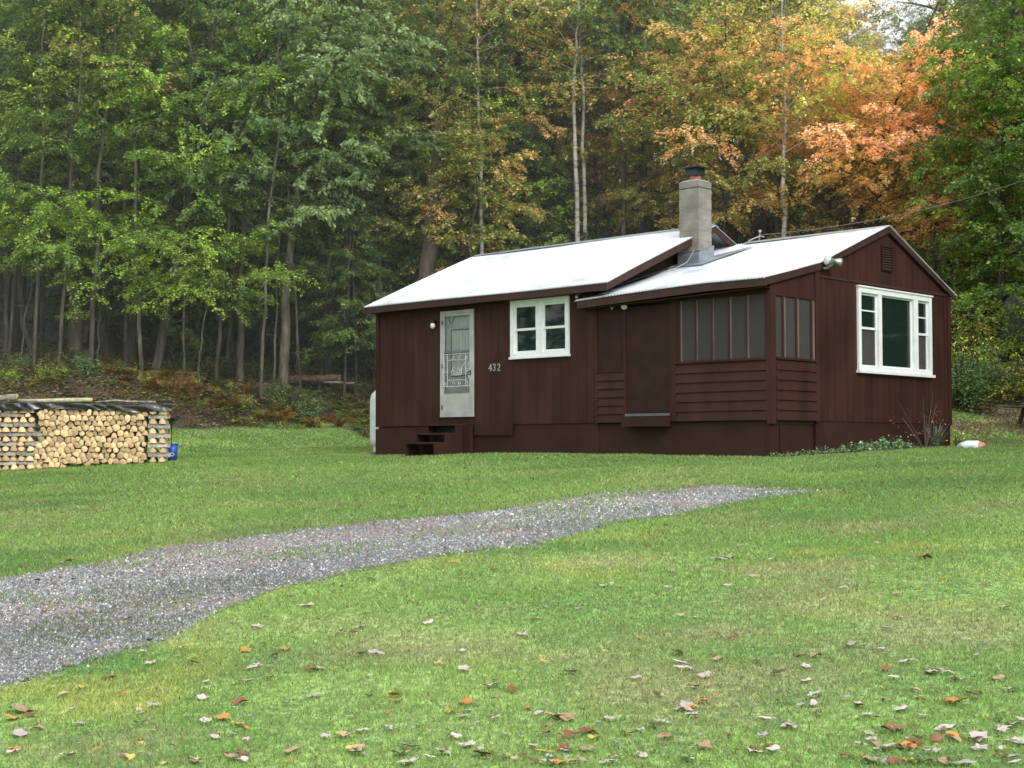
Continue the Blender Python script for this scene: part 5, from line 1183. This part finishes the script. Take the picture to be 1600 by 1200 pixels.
def fern(kind, x, Y, s=1.):
    g = gp(x, Y); o = link('fern', random.choice(FR if kind == 'r' else FG)); o.location = (g.x, g.y, g.z-.02); o.rotation_euler = (0, 0, random.uniform(0, 6.28)); o.scale = (s, s, s)
    tag(o, 'rusty orange dying fern clump on the bank beyond the lawn' if kind == 'r' else 'yellowing green fern clump on the bank beyond the lawn', 'fern', 'rusty ferns on the bank' if kind == 'r' else 'yellow green ferns on the bank')
for _ in range(70): fern('r', random.choice([random.gauss(275, 22), random.gauss(300, 40), random.gauss(420, 45), random.gauss(190, 30), random.gauss(475, 18)]), random.uniform(41.4, 44), random.uniform(.6, 1.25))
for _ in range(80): fern('g', random.choice([random.uniform(0, 560), random.uniform(0, 300), random.uniform(520, 575), random.gauss(300, 50)]), random.uniform(41.6, 46), random.uniform(.5, 1.1))
CB = [clump_mesh(421+i, .6, .34, pal((np.array((.26, .13, .045)), 1), (np.array((.30, .20, .08)), 1), (np.array((.18, .17, .06)), .5)), 900) for i in range(2)]
for i, (x, Y, s) in enumerate([(266, 41.6, .6), (284, 42.3, .55), (200, 42.4, .4), (230, 42.2, .4), (304, 42.0, .45)]):
    g = gp(x, Y); o = link('dry_grass', random.choice(CB)); o.location = g; o.rotation_euler = (0, 0, i*1.3); o.scale = (s, s, s); tag(o, 'tall tawny dry grass clump behind the woodpile', 'grass clump', 'dry grass clumps behind the woodpile')
def undergrowth():
    n = 130000; X, Y = frust_pts(n, 33, 50, 1.2, 1.05); lm = lawn_mask(X, Y); k = (lm < .35) & (fbm(X, Y, 1.5, 93, 3) > .36-.05*(X > 8)); X, Y = X[k], Y[k]; n = len(X); Z = terrain(X, Y)
    hh = sstep(fbm(X, Y, 1.0, 97), .3, .7)*.55*rng.random(n)+.02; l = .06+.07*rng.random(n); a = rng.random(n)*6.283; w = l*.6; tz = (rng.random(n)-.5)*.9
    dx, dy = np.cos(a), np.sin(a); V = np.empty((n, 4, 3)); c0 = np.stack([X, Y, Z+hh], -1); ax = np.stack([dx*l, dy*l, tz*l], -1); sd = np.stack([-dy*w*.5, dx*w*.5, (rng.random(n)-.5)*w*.6], -1)
    V[:, 0] = c0; V[:, 1] = c0+ax*.5+sd; V[:, 2] = c0+ax; V[:, 3] = c0+ax*.5-sd
    cols = np.array([GRN, DGR, YGR, OLV, (.22, .10, .045), (.13, .075, .045)]); t = fbm(X, Y, 2.2, 99); ci = np.where(rng.random(n) < .3+.8*(t-.4), rng.integers(3, 6, n), rng.integers(0, 4, n))
    c = cols[ci]*(.7+.8*rng.random((n, 1))); C = np.repeat(c[:, None], 4, 1).reshape(-1, 3)
    tag(link('undergrowth', np_mesh('undergrowth', V.reshape(-1, 3), np.arange(4*n).reshape(-1, 4), M['bush'], C)), 'low mixed weeds and seedlings covering the banks under the trees', 'undergrowth', kind='stuff')
undergrowth()
# bare dead branches on the forest floor
for i in range(26):
    x = random.uniform(200, 580); Y = random.uniform(45, 50); g = gp(x, Y); mb = MB(); a = random.uniform(-1.2, 1.2); L = random.uniform(1, 2.6)
    D = Vector((math.sin(a), random.uniform(-.2, .2), abs(math.cos(a))*random.uniform(.25, 1))).normalized(); p = [Vector((0, 0, 0)), D*L*.4+Vector((.05, 0, 0)), D*L*.75+Vector((0, 0, -.05)), D*L+Vector((.1, 0, -.12))]
    mb.tube(p, [.022, .016, .011, .005], 5, 0, False)
    for _ in range(6):
        t = random.uniform(.25, .95); B0 = D*L*t; E = Vector((random.uniform(-1, 1), random.uniform(-.5, .5), random.uniform(-.3, .8))).normalized()*random.uniform(.2, .7); mb.tube([B0, B0+E*.5+Vector((0, 0, .03)), B0+E], [.008, .006, .003], 4, 0, False)
    o = mb.build('dead_branch', M['bark']); o.location = g; tag(o, 'bare grey dead branch standing in the shaded forest floor', 'branch', 'bare dead branches on the forest floor')
# planting along the gable wall
def gpl(v, du=.2):
    q = uvw(UR+du, v, 0); q.z = gz(q.x, q.y); return q
HOS = [bush_mesh(501+i, .20, .24, 16, pal((np.array((.09, .15, .07)), 1), (np.array((.18, .22, .15)), .5), (DGR, .6)), leafL=.06, leafW=.05, ltw=60) for i in range(2)]
for i, v in enumerate([-.1, .25, .6, .95, 1.3, 1.75, 2.1, 2.45, 2.8, 3.1, 3.4, 3.7, 4.0, 4.3, 4.6]):
    s = [.5, .5, .55, .5, .7, .5, .9, 1.1, .8, 1.2, 1.3, 1., .5, .4, .35][i]; q = gpl(v, .16); o = empty('ground_plant', q, i*1.7); o.scale = (s, s, s); tag(o, 'low pale green variegated plant along the gable wall', 'plant', 'low plants along the gable wall'); m = HOS[i % 2]; link('stem', m[0], o); link('foliage', m[1], o)
q = gpl(4.75, .28); mb = MB()
for i in range(22):
    a = i*2.4; o_ = random.uniform(.05, .42); h = random.uniform(.32, .52); w = .025; H = Vector((math.cos(a), math.sin(a), 0)); S = Vector((-H.y, H.x, 0))
    p = [H*.03, H*(o_*.35+.03)+Vector((0, 0, h*.5)), H*(o_+.05)+Vector((0, 0, h))]; mb.quad(p[0]-S*w*.6, p[0]+S*w*.6, p[1]+S*w, p[1]-S*w); mb.v += [tuple(p[2])]; n = len(mb.v); mb.f.append((n-3, n-2, n-1)); mb.m.append(0)
mt = noisy('blue_green_blade_leaf', (.05, .11, .08), (.14, .22, .17), 12, .45, .1); o = mb.build('blade_plant', mt); o.location = q; tag(o, 'upright blue green plant with broad blade leaves at the gable wall', 'plant')
m = bush_mesh(520, 1.0, .9, 9, pal((np.array((.14, .05, .035)), 1), (np.array((.2, .12, .04)), .4)), leafL=.045, leafW=.03, ltw=14, stem='studs'); q = gpl(4.25, .35); o = empty('twiggy_shrub', q); tag(o, 'sparse twiggy shrub with few reddish leaves against the gable wall', 'shrub'); link('stem', m[0], o); link('foliage', m[1], o)
m = bush_mesh(521, .5, .35, 6, pal((np.array((.45, .35, .06)), 1), (GRN, .6)), leafL=.05, leafW=.035, ltw=16); q = gpl(5.75, .15); o = empty('yellow_flower_plant', q); tag(o, 'small plant with yellow leaves at the right rear corner of the cabin', 'plant'); link('stem', m[0], o); link('foliage', m[1], o)
# ------------------------------------------------------------------ light and camera
HAZE = .0062
if HAZE:
    b = MB(); b.box(-90, 90, 37.5, 160, -5, 60); mh = bpy.data.materials.new('thin_mist'); mh.use_nodes = True; t = mh.node_tree; t.nodes.remove(t.nodes['Principled BSDF'])
    vs = N(t, 'ShaderNodeVolumeScatter', Density=HAZE, Anisotropy=.2); vs.inputs['Color'].default_value = (.93, .97, 1, 1); t.links.new(vs.outputs[0], t.nodes['Material Output'].inputs['Volume'])
    tag(b.build('mist', mh), 'thin pale mist hanging in the wet autumn woods', 'mist', kind='stuff')
w = bpy.data.worlds.new('World'); sc.world = w; w.use_nodes = True; nt = w.node_tree; bg = nt.nodes['Background']
sky = N(nt, 'ShaderNodeTexSky'); sky.sky_type = 'NISHITA'; sky.sun_disc = False
ELV, ROT = R(38), R(150)
sky.sun_elevation = ELV; sky.sun_rotation = ROT; sky.dust_density = 3.0; sky.air_density = 1.2; sky.ozone_density = 1.5
hs = N(nt, 'ShaderNodeHueSaturation', Saturation=.22, Value=1.0); nt.links.new(sky.outputs[0], hs.inputs['Color'])
mxs = N(nt, 'ShaderNodeMixRGB'); mxs.inputs[0].default_value = .55; mxs.inputs[2].default_value = (17, 17.4, 17.8, 1)
nt.links.new(hs.outputs[0], mxs.inputs[1]); nt.links.new(mxs.outputs[0], bg.inputs['Color']); bg.inputs['Strength'].default_value = .15
sl = bpy.data.lights.new('sun', 'SUN'); sl.energy = 2.0; sl.angle = R(25); sl.color = (1, .97, .92)
so = bpy.data.objects.new('sun', sl); COL.objects.link(so)
d = Vector((math.sin(ROT)*math.cos(ELV), math.cos(ROT)*math.cos(ELV), math.sin(ELV)))
so.rotation_euler = d.to_track_quat('Z', 'Y').to_euler(); so.location = (0, 0, 50)
cam = bpy.data.cameras.new('camera'); cam.sensor_width = 36; cam.lens = F/1600*36; cam.clip_start = .1; cam.clip_end = 2000
co = bpy.data.objects.new('camera', cam); COL.objects.link(co); co.location = (0, 0, 0); co.rotation_euler = (math.pi/2+PHI, 0, 0); sc.camera = co
sc.view_settings.view_transform = 'Standard'; sc.view_settings.look = 'None'; sc.view_settings.exposure = 0; sc.view_settings.gamma = 1
sc.render.engine = 'CYCLES'; cy = sc.cycles; cy.max_bounces = 6; cy.volume_bounces = 1; cy.diffuse_bounces = 3; cy.glossy_bounces = 3; cy.transparent_max_bounces = 12; cy.transmission_bounces = 3
cy.use_denoising = True
